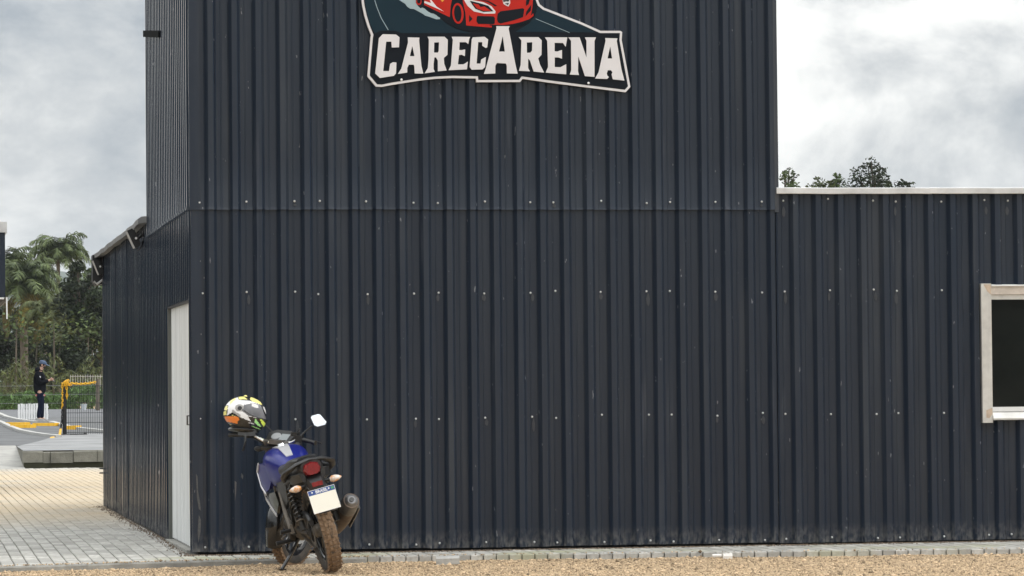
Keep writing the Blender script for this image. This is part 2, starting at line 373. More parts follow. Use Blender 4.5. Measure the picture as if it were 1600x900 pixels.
def sheet(a, b_, w0, w1, side=False, off=0., flare=0., name='wall_sheet', mat=CLAD, phase=U0, rh=RH, parent=bld, bend=0.):
    P = profile(a, b_, phase, rh); V = []; F = []; nz = max(2, int((w1-w0)/.35)+1)
    zs = [w0, w0+.035]+[w0+.035+(w1-w0-.035)*j/(nz-1) for j in range(1, nz)]; nz = len(zs)
    for j in range(nz):
        w = zs[j]
        for s, d in P:
            wob = .0016*pnoise((s*2.1, w*1.3, 4 if side else 9))
            dd = d+off+wob+(flare if j == 0 else 0)
            V.append((.028-dd, s, w) if side else (s, -dd, w))
    n = len(P)
    for j in range(nz-1):
        for i in range(n-1):
            q = (j*n+i, j*n+i+1, (j+1)*n+i+1, (j+1)*n+i); F.append(q[::-1] if side else q)
    me = bpy.data.meshes.new(name); me.from_pydata(V, [], F); me.materials.append(mat)
    me.shade_smooth(); me.set_sharp_from_angle(angle=R(20))
    o = link(name, me, parent); md = o.modifiers.new('thickness', 'SOLIDIFY'); md.thickness = .0015; md.offset = -1; md.use_rim = False
    return o
TW, TD, EH, SEAM, TTOP = 4.718, 4.75, 2.84, 2.685, 6.6
WEND = 9.2
# inner shell behind the sheets
b = MB(); b.span((.06, .062, 2.03), (TW-.01, TD, TTOP-.05)); b.span((.062, .064, -.02), (.19, .19, 2.03)); b.span((TW, .06, -.02), (6.40, 12, EH-.03)); b.span((6.40, .06, -.02), (WEND, 12, .94)); b.span((6.40, .06, 2.09), (WEND, 12, EH-.03))
b.span((6.40, 1.4, .94), (WEND, 12, 2.09)); b.span((8.1, .06, .94), (WEND, 1.4, 2.09))
b.span((.064, 2.46, -.02), (TW, 12, EH-.02)); b.span((.2, .066, -.02), (TW-.02, 2.5, 2.05))
b.build('inner_shell', COREM, bld, smooth=0)
ends = [.035]+[.0+U0+PITCHR*(5*i)+.14 for i in range(0, 6)]   # joints fall beside a screwed pan
fr_e = [.03, .93, 1.874, 2.818, 3.762, TW-.01]
for i in range(5):
    a, b_ = fr_e[i], fr_e[i+1]+(.012 if i < 4 else 0)
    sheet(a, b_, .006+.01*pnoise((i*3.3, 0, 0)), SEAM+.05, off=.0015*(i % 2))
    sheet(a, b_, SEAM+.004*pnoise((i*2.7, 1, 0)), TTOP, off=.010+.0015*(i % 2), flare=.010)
wg = [TW-.002, 5.65, 6.47]
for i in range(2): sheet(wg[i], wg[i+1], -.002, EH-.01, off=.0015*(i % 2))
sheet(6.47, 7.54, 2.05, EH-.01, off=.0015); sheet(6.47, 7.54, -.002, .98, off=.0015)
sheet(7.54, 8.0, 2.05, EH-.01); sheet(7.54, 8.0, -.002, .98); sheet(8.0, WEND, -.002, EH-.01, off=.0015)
# side sheets; the door opening lies between v = .2 and 2.42
DV0, DV1, DH = .20, 2.42, 1.985
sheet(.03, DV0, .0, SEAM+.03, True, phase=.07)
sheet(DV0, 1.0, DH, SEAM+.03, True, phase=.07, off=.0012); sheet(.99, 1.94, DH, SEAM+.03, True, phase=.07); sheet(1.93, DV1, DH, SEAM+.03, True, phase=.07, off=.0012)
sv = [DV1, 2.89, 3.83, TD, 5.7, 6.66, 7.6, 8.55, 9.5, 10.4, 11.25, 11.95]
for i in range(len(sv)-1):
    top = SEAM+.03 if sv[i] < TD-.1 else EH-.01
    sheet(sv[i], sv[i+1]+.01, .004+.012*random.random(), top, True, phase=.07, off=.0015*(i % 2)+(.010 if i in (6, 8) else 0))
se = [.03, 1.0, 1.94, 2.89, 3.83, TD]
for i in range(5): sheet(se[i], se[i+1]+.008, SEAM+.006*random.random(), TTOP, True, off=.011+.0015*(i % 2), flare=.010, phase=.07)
# corner angles (lower and upper), each a thin bent strip
CTR = M('corner_angle', (.012, .019, .032), .38, var=(10, .3), col2=(.03, .036, .046), scl=(1, 1, .15))
def angle(w0, w1, fu, fv, off, name='corner_angle'):
    b = MB(); t = .002; n = 12; L = []
    for j in range(n+1):
        w = w0+(w1-w0)*j/n; q = .004*pnoise((w*2.2, 7, 0))+off
        x_ = .014-q; a = Vector((fu, -q, w)); c = Vector((x_, -q, w)); d = Vector((x_, fv, w))
        L.append([a, c, d, d+Vector((t, 0, 0)), c+Vector((t, t, 0)), a+Vector((0, t, 0))])
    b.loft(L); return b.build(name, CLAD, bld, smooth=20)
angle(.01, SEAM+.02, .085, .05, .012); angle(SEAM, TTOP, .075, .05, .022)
b = MB(); b.span((TW-.012, -.045, SEAM-.02), (TW+.022, .35, TTOP)); b.build('corner_angle', CTR, bld, smooth=0)
# eaves: pale flashing over the wing, dull folded one over the long side
for q_, (ua, ub) in enumerate(((TW+.002, 6.02), (6.0, 7.62), (7.6, WEND))):
    L = []
    for i in range(12):
        u = ua+(ub-ua)*i/11; q = .003*pnoise((u*3, 2, 2))+.0025*(q_ % 2); y_ = -.002*(q_ % 2)
        L.append([Vector((u, -.058+y_, EH-.028+q)), Vector((u, -.062+y_, EH-.024+q)), Vector((u, -.062+y_, EH+.018+q)), Vector((u, -.055, EH+.024+q)), Vector((u, .5, EH+.034)), Vector((u, .5, EH-.02)), Vector((u, -.05, EH-.02))])
    MB().loft(L).build('eave_flashing', TRIM, bld, smooth=25)
b = MB(); L = []
for i in range(30):
    v = TD+.01+(12.4-TD-.01)*i/29; q = .009*pnoise((v*1.1, 2, 6)); h = EH+.02+.012*max(0, 6-v)+q
    o_ = .085+.02*pnoise((v*1.7, 3, 1))
    L.append([Vector((-o_, v, h-.055)), Vector((-o_-.004, v, h-.01)), Vector((-o_+.03, v, h+.012)), Vector((.5, v, h+.06)), Vector((.5, v, h-.03)), Vector((-.03, v, h-.045))])
b.loft(L); b.build('eave_flashing', M('dull_flashing', (.28, .29, .30), .5, .3, var=(4, .4)), bld, smooth=25)
b = MB(); b.span((TW+.05, .5, EH+.0), (WEND, 12.2, EH+.03)); b.span((.4, TD+.02, EH), (TW+.05, 12.2, EH+.03)); b.span((0, 0.01, TTOP-.04), (TW, TD, TTOP+.02)); b.build('roof', TRIM, bld, smooth=0)
# gutter end box at the far corner
b = MB()
b.plate([(-.115, 12.02, EH+.0), (-.115, 12.02, EH-.30), (-.08, 12.02, EH-.345), (.0, 12.02, EH-.33), (.02, 12.02, EH-.0)], (0, .3, 0))
b.build('gutter_end', DARK, bld, smooth=0)
b = MB(); b.tube([(-.105, 12.0, EH-.30), (-.07, 12.0, EH-.33), (-.0, 12.0, EH-.28)], .012, 6); b.build('gutter_lip', TRIM, bld)
for w in (.375, .425):
    MB().tube([(.03, 11.98, w), (-.055, 11.98, w)], .008, 8).build('pipe_stub', DARK, bld)
MB().plate([(-.034, 2.80, 4.335), (-.034, 4.74, 4.545), (-.034, 4.74, 4.605), (-.034, 2.80, 4.395)], (.014, 0, 0)).build('dark_bar', M('matt_black', (.006, .007, .008), .95, spec=.05), bld, smooth=0)  # dark slanted bar across the ribs of the tower side
# far wall corner strip
MB().span((-.010, 11.93, 0), (.05, 12.02, EH-.02)).build('corner_angle', CTR, bld, smooth=0)
SCRP = M('scraped_paint', (.085, .085, .085), .7, var=(60, .5))
for P in ([(.03, .62), (.042, .60), (.046, .48), (.060, .40), (.066, .33), (.05, .345), (.036, .44)], [(.05, .30), (.066, .26), (.062, .16), (.045, .08), (.040, .17)], [(.33, .56), (.345, .55), (.34, .46), (.332, .40)], [(.385, .62), (.40, .60), (.395, .57), (.383, .59)]):
    d_ = -.0155 if P[0][0] < .2 else (-.0375 if P[0][0] < .36 else -.022); MB().plate([(u, d_, w) for u, w in P], (0, -.0006, 0)).build('scrape_mark', SCRP, bld, smooth=0)
# sheet screws
SCR = M('screw_cap', (.72, .73, .74), .3, .4)
b = MB()
def screw(u, w, d=0.):
    u += random.uniform(-.008, .008); w += random.uniform(-.012, .012)
    b.lathe([(0, -d-.010), (.0045, -d-.010), (.0065, -d-.006), (.0085, -d-.004), (.009, -d)], (u, 0, w), 'y', 8)
pans = [.4362-.0-(.0)+0]
for row, wtop in ((.034, 0), (1.037, 0), (2.030, 0), (2.745, 1)):
    for k in range(-4, 36):
        if k % 5 not in (0, 1, 3): continue
        u = .8226+k*PITCHR
        if u < .05 or u > WEND-.1: continue
        if 6.40 < u < 8.05 and .9 < row < 2.1: continue
        if row > 2.9 and u > TW: continue
        screw(u, row if u < TW or row != 2.745 else 2.765, .0165 if (u < TW and wtop) else .002)
screw(.095, .035, .002); screw(.095, 2.03, .002); screw(.16, 1.04, .002)
o = b.build('screws', SCR, bld); o['kind'] = 'stuff'
# chalky run-off marks under the screws
b = MB(); rr_ = random.Random(5)
for row in (1.037, 2.030, 2.745):
    for k in range(-4, 36):
        u = .8226+k*PITCHR+rr_.uniform(-.01, .01)
        if k % 5 not in (0, 1, 3) or u < .1 or u > WEND-.1 or (6.3 < u < 8.1 and row < 2.1) or rr_.random() > (.7 if 1.5 < row < 2.5 else .22): continue
        d = -.0200 if (u < TW and row > 2.5) else -.0062; w = rr_.uniform(.010, .017); L_ = rr_.uniform(.05, .11); t0 = row-.012-(.02 if u > TW and row > 2.5 else 0)
        if row > 2.5 and u < TW: L_ *= .3
        b.add([(u-w*.35, d, t0), (u+w*.35, d, t0-.004), (u+w, d, t0-L_*.45), (u+w*.7, d, t0-L_*.85), (u+w*.1, d, t0-L_), (u-w*.8, d, t0-L_*.8), (u-w, d, t0-L_*.4)], [(0, 1, 2, 3, 4, 5, 6)])
o = b.build('runoff_marks', M('chalky_runoff', (.026, .033, .044), .40, var=(30, .3)), bld, smooth=0, fix=False); o['kind'] = 'stuff'
# white corrugated door in the side wall
door = empty('door', (0, 0, 0)); door.parent = bld
DW = M('white_door', (.72, .74, .74), .45, var=(3, .2), scl=(1, 1, .15))
sheet(.29, 2.385, .03, DH-.015, True, off=-.014, name='door_leaf', mat=DW, phase=.33, rh=.020, parent=door)
MB().span((.006, .215, .0), (.06, .30, 2.03)).build('door_jamb', DW, door, smooth=0)
b = MB(); b.span((.0, 2.385, 0), (.07, 2.42, DH)); b.build('door_jamb', M('grey_jamb', (.11, .115, .105), .6), door, smooth=0)
MB().span((.0, .2, DH-.012), (.07, 2.42, DH+.01)).build('door_head', DARK, door, smooth=0)
MB().span((-.03, .2, -.03), (.07, 2.42, .015)).build('door_sill', CONC, door, smooth=0)
b = MB(); b.span((.018, .335, .98), (.034, .365, 1.10)); b.tube([(.03, .35, 1.07), (-.005, .35, 1.07), (-.005, .35, 1.00), (.03, .35, 1.00)], .008, 6); b.build('door_handle', STEELD, door)
# window in the wing
win = empty('window', (0, 0, 0)); win.parent = bld
fu0, fw0, fw1, fu1 = 6.425, .948, 2.082, 7.98
b = MB(); b.span((fu0, -.062, fw0), (fu0+.085, .05, fw1)); b.build('frame_stile', ALU, win, smooth=0)
b = MB(); b.span((fu1-.085, -.062, fw0), (fu1, .05, fw1)); b.build('frame_stile', ALU, win, smooth=0)
b = MB(); b.span((fu0+.086, -.058, 1.992), (fu1-.086, .05, 2.060)); b.build('frame_head', M('head_rail', (.54, .49, .44), .5, .3, var=(10, .25)), win, smooth=0)
b = MB(); b.plate([(fu0+.086, -.070, 2.060), (fu0+.086, -.070, 2.070), (fu0+.086, .05, 2.082), (fu0+.086, .05, 2.060)], (fu1-fu0-.172, 0, 0)); b.build('drip_cap', WHITEF, win, smooth=0)
MB().span((fu0+.086, -.045, 1.952), (fu1-.086, .05, 1.990)).build('sash_rail', ALU, win, smooth=0)
b = MB(); b.span((fu0+.086, -.056, 1.038), (fu1-.086, .05, 1.076)); b.build('sash_rail', WHITEF, win, smooth=0)
b = MB(); b.plate([(fu0+.086, -.050, 1.036), (fu0+.086, -.078, .985), (fu0+.086, -.078, .972), (fu0+.086, .05, .960), (fu0+.086, .05, 1.036)], (fu1-fu0-.172, 0, 0)); b.build('sill', ALU, win, smooth=0)
b = MB(); b.add([(fu0+.03, -.0635, 1.05), (fu0+.08, -.0635, 1.07), (fu0+.082, -.0635, 1.02), (fu0+.055, -.0635, .985), (fu0+.03, -.0635, .99)], [(0, 1, 2, 3, 4)]); b.build('sealant_patch', PUTTY, win, smooth=0); b = MB()
b.add([(fu0+.02, -.0635, 2.075), (fu0+.083, -.0635, 2.075), (fu0+.083, -.0635, 1.99), (fu0+.05, -.0635, 2.02)], [(0, 1, 2, 3)]); b.build('sealant_patch', PUTTY, win, smooth=0)
MB().span((fu0+.08, .0, 1.07), (fu1-.08, .006, 1.955)).build('pane', GLASS, win, smooth=0)
# ================================================================== SIGN
SV = -.075
def Sg(x, y, k=0, base7=True):
    p = at_v(540+x/6., y/6., SV); return Vector((p.x, SV-.0016*k, p.z))
def poly_mesh(name, loops, k, mat, parent, th=.0012):
    cu = bpy.data.curves.new(name, 'CURVE'); cu.dimensions = '2D'; cu.fill_mode = 'BOTH'; cu.extrude = th/2
    for lp in loops:
        s = cu.splines.new('POLY'); s.points.add(len(lp)-1); s.use_cyclic_u = True
        for q, (x, y) in zip(s.points, lp):
            p = Sg(x, y); q.co = (p.x, p.z, 0, 1)
    tmp = bpy.data.objects.new('tmp', cu); COL.objects.link(tmp)
    dg = bpy.context.evaluated_depsgraph_get(); me = bpy.data.meshes.new_from_object(tmp.evaluated_get(dg))
    bpy.data.objects.remove(tmp); bpy.data.curves.remove(cu)
    me.transform(Matrix(((1, 0, 0, 0), (0, 0, -1, SV-.0016*k), (0, 1, 0, 0), (0, 0, 0, 1))))
    me.name = name; me.materials.clear(); me.materials.append(mat); me.update()
    return link(name, me, parent)
def r8(l): return [(x+1320, y) for x, y in l]
def inset(P, d):
    n = len(P); A = sum(P[i][0]*P[(i+1) % n][1]-P[(i+1) % n][0]*P[i][1] for i in range(n)); sgn = 1 if A > 0 else -1; o = []
    for i in range(n):
        p0, p1, p2 = Vector(P[i-1]), Vector(P[i]), Vector(P[(i+1) % n])
        a = (p1-p0).normalized(); c = (p2-p1).normalized(); na = Vector((-a.y, a.x))*sgn; nc = Vector((-c.y, c.x))*sgn
        m = (na+nc); m = m/max(.35, m.length_squared/2); o.append(tuple(p1+m*d))
    return o
def ell(cx, cy, rx, ry, n=28, rot=0):
    return [(cx+rx*math.cos(t)*math.cos(rot)-ry*math.sin(t)*math.sin(rot), cy+rx*math.cos(t)*math.sin(rot)+ry*math.sin(t)*math.cos(rot)) for t in [2*math.pi*i/n for i in range(n)]]
SW = M('sign_white', (.60, .60, .63), .5, var=(5, .06)); SK = M('sign_black', (.003, .006, .011), .5, spec=.15); ST = M('sign_teal', (.006, .021, .034), .5, var=(3, .15), spec=.15)
SR = M('sign_red', (.42, .018, .012), .5, var=(4, .1), spec=.15); SB = M('sign_smoke', (.27, .36, .40), .45); SY = M('sign_yellow', (.6, .33, .03), .45)
sign = empty('wall_sign', (2.4, SV, 3.7), 'large cut-out sign with red race car above white CARECARENA lettering', 'sign')
sign_inv = Matrix.Translation(-sign.location)
outer = [(150, 0), (158, 60), (178, 150), (205, 240), (240, 328), (235, 350), (205, 715), (285, 811), (342, 814), (430, 796), (560, 776), (700, 754), (840, 738), (1000, 731), (1222, 735), (1225, 770)] + \
    r8([(318, 768), (340, 738), (560, 770), (900, 814), (1306, 864), (1350, 815), (1310, 600), (1268, 375), (1273, 300), (1255, 289), (1070, 289), (900, 212), (540, 72), (500, 40), (484, 0), (470, -160), (330, -420), (0, -560)])+[(900, -590), (520, -500), (240, -300), (160, -140)]
kids = []
b = MB(); n_ = len(outer); pts = [Sg(x, y) for x, y in outer]
kids.append(poly_mesh('board', [outer], 0, SW, None, .03)); kids[-1].location = (0, .0145, 0)
inn = inset(outer, 21)
kids.append(poly_mesh('dark_field', [inn], 1, SK, None))
kids.append(poly_mesh('teal_field', [[(182, 30), (200, 130), (232, 230), (275, 312), (300, 300), (330, 287), (470, 290), (520, 311), (1175, 311), (1030, 270), (930, 210), (870, 150), (700, 40), (520, -250), (300, -250), (190, -100)]], 2, ST, None))
kids.append(poly_mesh('teal_field', [r8([(270, 300), (1025, 303), (880, 230), (530, 95), (480, 62), (455, 150), (400, 220)])], 2, ST, None))
def line(pts, w): return [(x, y-w) for x, y in pts]+[(x, y+w) for x, y in pts[::-1]]
kids.append(poly_mesh('thin_line', [[(268, 0), (290, 70), (330, 170), (396, 283), (402, 280), (336, 168), (296, 68), (275, 0)]], 3, SB, None))
kids.append(poly_mesh('thin_line', [r8([(462, 174), (778, 304), (778, 309), (462, 179)])], 3, SB, None))
kids.append(poly_mesh('smoke', [[(470, -60), (500, 0), (560, 38), (575, 62), (605, 82), (640, 85), (668, 100), (690, 112), (720, 128), (745, 147), (790, 160), (850, 182), (882, 180), (886, 168), (862, 155), (840, 130), (800, 125), (770, 108), (750, 90), (730, 68), (700, 78), (680, 60), (660, 30), (655, -60)]], 3, SB, None))
kids.append(poly_mesh('car_shadow', [[(640, -60), (670, 40), (720, 70), (900, 170), (960, 230), (1130, 290)]+r8([(200, 265), (400, 215), (455, 130), (455, -150)])+[(700, -300)]], 4, SK, None))
kids.append(poly_mesh('tyre_mark', [ell(685, 15, 26, 34)], 5, SR, None)); kids.append(poly_mesh('tyre_mark', [ell(685, 10, 17, 24)], 6, SK, None))
kids.append(poly_mesh('car_flank', [[(735, -80), (735, 47), (860, 108), (975, 162), (983, 60), (1010, -80)]], 5, SR, None))
kids.append(poly_mesh('flank_stripe', [[(770, -40), (850, 62), (922, 110), (735, 28), (738, 10), (800, 30)]], 6, SW, None))
kids.append(poly_mesh('yellow_mark', [[(888, -30), (925, -30), (918, 8), (905, 20), (892, 5)]], 6, SY, None))
kids.append(poly_mesh('car_front', [[(1085, -300), (1098, 20), (1122, 120), (1130, 240), (1368, 259), (1370, 238), (1420, 236)]+r8([(130, 238), (280, 222), (400, 180), (440, 150), (438, 125), (415, 150), (430, 60), (440, -120), (380, -300)])], 5, SR, None))
kids.append(poly_mesh('wheel_ring', [ell(1052, 127, 53, 97, 36, -.06)], 6, SR, None)); kids.append(poly_mesh('wheel_hub', [ell(1050, 127, 35, 78, 36, -.06)], 7, SK, None))
kids.append(poly_mesh('headlight', [[(1090, -30), (1185, 2), (1290, 22), (1365, 60), (1404, 108), (1400, 128), (1300, 130), (1200, 108), (1140, 55)]], 6, SW, None))
kids.append(poly_mesh('headlight_eye', [[(1162, 8), (1245, 28), (1335, 55), (1385, 108), (1290, 113), (1215, 85), (1185, 45)]], 7, SK, None))
kids.append(poly_mesh('headlight_glow', [[(1190, 32), (1245, 45), (1262, 68), (1300, 62), (1325, 80), (1365, 106), (1290, 104), (1228, 80)]], 8, SR, None))
kids.append(poly_mesh('grille', [[(1236, 150), (1385, 155), (1398, 170), (1396, 222), (1380, 228), (1240, 225), (1224, 200), (1228, 160)]], 6, SK, None))
kids.append(poly_mesh('grille', [r8([(130, 107), (340, 78), (354, 88), (342, 162), (260, 190), (130, 222), (106, 210), (98, 180), (104, 130)])], 6, SK, None))
kids.append(poly_mesh('intake', [[(1155, 140), (1190, 178), (1157, 210)]], 6, SK, None))
kids.append(poly_mesh('intake', [r8([(372, -30), (412, -30), (395, 40), (368, 58)])], 6, SK, None)); kids.append(poly_mesh('intake', [r8([(420, 42), (415, 100), (365, 155), (372, 110)])], 6, SK, None))
kids.append(poly_mesh('bumper_line', [r8([(30, 232), (200, 238), (330, 205), (330, 211), (200, 246), (30, 240)])], 6, SK, None))
kids.append(poly_mesh('bonnet_emblem', [r8([(145, -10), (218, -12), (222, 30), (205, 62), (185, 55), (158, 38)])], 6, SW, None))
kids.append(poly_mesh('emblem_shade', [r8([(152, 2), (212, 0), (210, 14), (188, 16), (182, 8), (176, 18), (156, 18)])], 7, SK, None)); kids.append(poly_mesh('emblem_shade', [r8([(170, 34), (210, 28), (200, 50), (188, 42)])], 7, SK, None))
kids.append(poly_mesh('bonnet_line', [[(1240, 0), (1330, 5), (1420, 55), (1400, 60), (1330, 20)]], 6, SK, None))
kids.append(poly_mesh('windscreen', [[(1150, -320), (1230, -150), (1600, -170), (1640, -320), (1500, -400), (1250, -390)]], 6, SK, None))
LET = [
 ('C', [[(345, 322), (470, 326), (503, 352), (498, 445), (430, 447), (427, 392), (378, 392), (350, 668), (405, 668), (415, 600), (440, 585), (474, 588), (470, 690), (450, 712), (320, 733), (275, 690), (310, 360)]]),
 ('A', [[(580, 352), (690, 355), (686, 378), (708, 620), (726, 692), (645, 690), (642, 625), (635, 608), (590, 608), (575, 640), (575, 682), (487, 695), (520, 645), (583, 400)], [(622, 432), (643, 528), (600, 528)]]),
 ('R', [[(765, 346), (925, 346), (955, 375), (952, 515), (918, 545), (922, 600), (945, 662), (862, 670), (862, 570), (845, 540), (830, 540), (822, 600), (822, 650), (834, 675), (738, 690), (768, 640), (775, 560), (778, 372)], [(828, 400), (873, 398), (870, 480), (862, 495), (826, 495)]]),
 ('E', [[(992, 346), (1165, 348), (1155, 370), (1147, 415), (1130, 400), (1120, 397), (1066, 397), (1063, 470), (1085, 472), (1118, 465), (1115, 528), (1085, 515), (1060, 518), (1050, 605), (1100, 605), (1120, 595), (1143, 578), (1135, 652), (962, 660), (985, 615), (1003, 375)]]),
 ('C', [[(1190, 352), (1300, 346), (1333, 372), (1325, 445), (1312, 452), (1278, 430), (1278, 397), (1240, 397), (1225, 598), (1262, 598), (1268, 560), (1312, 535), (1305, 630), (1280, 652), (1180, 655), (1160, 630), (1180, 370)]]),
 ('A', [r8([(90, 247), (215, 247), (205, 268), (270, 610), (290, 692), (188, 690), (188, 620), (180, 597), (95, 592), (80, 620), (80, 690), (-27, 695), (-10, 650), (92, 268)]), r8([(150, 340), (170, 485), (115, 485)])]),
 ('R', [r8([(300, 350), (485, 350), (515, 380), (513, 515), (482, 550), (500, 610), (538, 682), (440, 672), (405, 570), (388, 550), (388, 640), (405, 670), (302, 665), (318, 610), (325, 380)]), r8([(375, 400), (427, 398), (425, 475), (410, 495), (377, 497)])]),
 ('E', [r8([(545, 352), (755, 352), (740, 440), (715, 405), (636, 403), (636, 482), (660, 485), (705, 470), (705, 552), (672, 540), (637, 540), (637, 630), (690, 632), (745, 603), (745, 698), (552, 682), (575, 630), (567, 385)])]),
 ('N', [r8([(765, 352), (870, 352), (935, 540), (935, 385), (920, 352), (1025, 352), (1010, 385), (1010, 722), (920, 715), (858, 530), (855, 670), (865, 705), (778, 700), (792, 660), (790, 385)])]),
 ('A', [r8([(1110, 358), (1225, 362), (1218, 385), (1262, 650), (1290, 757), (1182, 745), (1170, 700), (1178, 680), (1165, 660), (1135, 660), (1125, 690), (1130, 712), (1145, 724), (1128, 742), (1015, 738), (1048, 680), (1114, 385)]), r8([(1157, 435), (1175, 550), (1132, 550)])])]
for ch, loops in LET:
    o = poly_mesh('letter', loops, 9, SW, None, .004); kids.append(o)
for x, y in ((523, 748), (1320+956, 780)):
    p = Sg(x, y, 4); kids.append(MB().ball((p.x, SV-.004, p.z), (.010, .006, .010), 8, 6).build('bolt', SCR))
for o in kids: o.parent = sign; o.matrix_parent_inverse = sign_inv
for s_ in (1.75, 3.15):
    pass
b = MB(); b.span((1.6, -.06, 3.9), (3.3, -.036, 3.93)); o = b.build('mount_rail', DARK, sign, smooth=0); o.matrix_parent_inverse = sign_inv
# ================================================================== FLOODLIGHTS
def floodlight(c, wallp, tilt, label):
    f = empty('floodlight', c, label, 'floodlight')
    Rm = Matrix.Rotation(tilt, 3, 'Y')
    b = MB(); b.box((0, 0, 0), (.055, .20, .18), Rm)
    for i in range(6): b.box(Rm @ Vector((.032, -.08+i*.032, 0)), (.016, .006, .14), Rm)
    b.build('housing', DARK, f, smooth=0)
    MB().box(Rm @ Vector((-.0295, 0, 0)), (.006, .19, .17), Rm).build('rim', M('lamp_rim', (.5, .5, .5), .4), f, smooth=0)
    w = Vector(wallp)-Vector(c)
    b = MB(); b.box((.02, -.106, 0), (.05, .008, .03)); b.box((.02, .106, 0), (.05, .008, .03))
    b.tube([(.04, -.105, 0), (.045, 0, .0), (.04, .105, 0)], .010, 6); b.tube([(.04, 0, 0), tuple(w)], .013, 8); b.box(w, (.02, .08, .06)); b.build('bracket', DARK, f)
    MB().tube([(.02, .02, -.06), (.05, .03, -.11), (.08, .02, -.07), tuple(w+Vector((0, .01, -.03)))], .006, 6).build('cable', DARK, f)
    MB().lathe([(0, -.112), (.012, -.112), (.012, -.10)], (.02, 0, 0), 'y', 10).build('pivot_bolt', SCR, f)
    return f
c = at_v(208, 373, 5.25); floodlight(c, (-.004, 5.25, c.z+.045), R(-25), 'black floodlight on the side wall just past the tower corner')
c = at_v(153, 417, 11.85); floodlight(c, (-.004, 11.85, c.z+.02), R(-22), 'black floodlight at the far end of the side wall by the gutter')
# ================================================================== MOTORCYCLE  (local: x forward, y left, z up, origin at the rear contact)
BP = M('black_plastic', (.014, .014, .015), .42, var=(18, .3), bump=(120, .12))
BG = M('gloss_black', (.008, .008, .009), .15, coat=.4)
BLUE = M('blue_paint', (.005, .010, .160), .30, .1, coat=.15, spec=.35)
SILV = M('silver_paint', (.58, .58, .60), .32, .35, coat=.3, var=(8, .1))
CHR = M('chrome', (.72, .72, .73), .14, 1.)
STEEL = M('dull_steel', (.16, .15, .14), .5, .6, var=(14, .45))
GREYA = M('dusty_alloy', (.20, .18, .155), .6, .3, var=(12, .5))
RUB = M('tyre_rubber', (.022, .021, .020), .85, var=(14, .35), col2=(.06, .05, .04))
MUD = M('muddy_tread', (.20, .135, .085), .95, var=(30, .4), col2=(.045, .036, .028), thr=(.30, .47), bump=(60, .8))
MUDL = M('dusty_black', (.016, .015, .014), .6, var=(9, .3), col2=(.055, .043, .032), thr=(.30, .48))
REDL = M('red_lens', (.22, .004, .008), .12, coat=.5, var=(60, .5))
ORL = M('clear_indicator', (.66, .60, .55), .12, coat=.5, var=(22, .2), col2=(.62, .27, .08), thr=(.42, .55))
EXH = M('exhaust_metal', (.20, .20, .205), .38, .75, var=(9, .4)); EXB = M('scorched_exhaust', (.15, .11, .085), .5, .6, var=(9, .5), bump=(40, .3))
PLW = M('plate_cream', (.72, .70, .62), .5); PLB = M('plate_blue', (.02, .055, .22), .45); PLT = M('plate_text', (.75, .75, .75), .5); PLG = M('plate_flag', (.05, .25, .12), .5)
MIRR = M('mirror_glass', (.92, .93, .93), .03, 1.)
rear = Vector((.846, -2.098, -.060)); front = Vector((.774, -.784, -.075))
hd = front-rear; yaw = math.atan2(hd.y, hd.x); LEAN = R(15)
bike = empty('motorcycle', rear+Vector((0, 0, .006)), 'blue and black motorcycle leaning on its side stand before the dark wall', 'motorcycle')
BM = (Matrix.Rotation(yaw, 4, 'Z') @ Matrix.Rotation(math.atan2(.015, hd.length), 4, 'Y') @ Matrix.Rotation(-LEAN, 4, 'X'))
bike.rotation_euler = BM.to_euler()
WB = hd.length; STA = Vector((1.0, 0, .95)); SAX = Vector((-.4226, 0, .9063)); SROT = Matrix.Rotation(R(-43), 4, SAX)
def st(p): return STA+(SROT @ (Vector(p)-STA))
def sec(x, zc, hw, hh, e=2.6, n=20, yc=0.):
    o = []
    for i in range(n):
        t = 2*math.pi*i/n; c, s = math.cos(t), math.sin(t)
        o.append(Vector((x, yc+hw*math.copysign(abs(c)**(2/e), c), zc+hh*math.copysign(abs(s)**(2/e), s))))
    return o
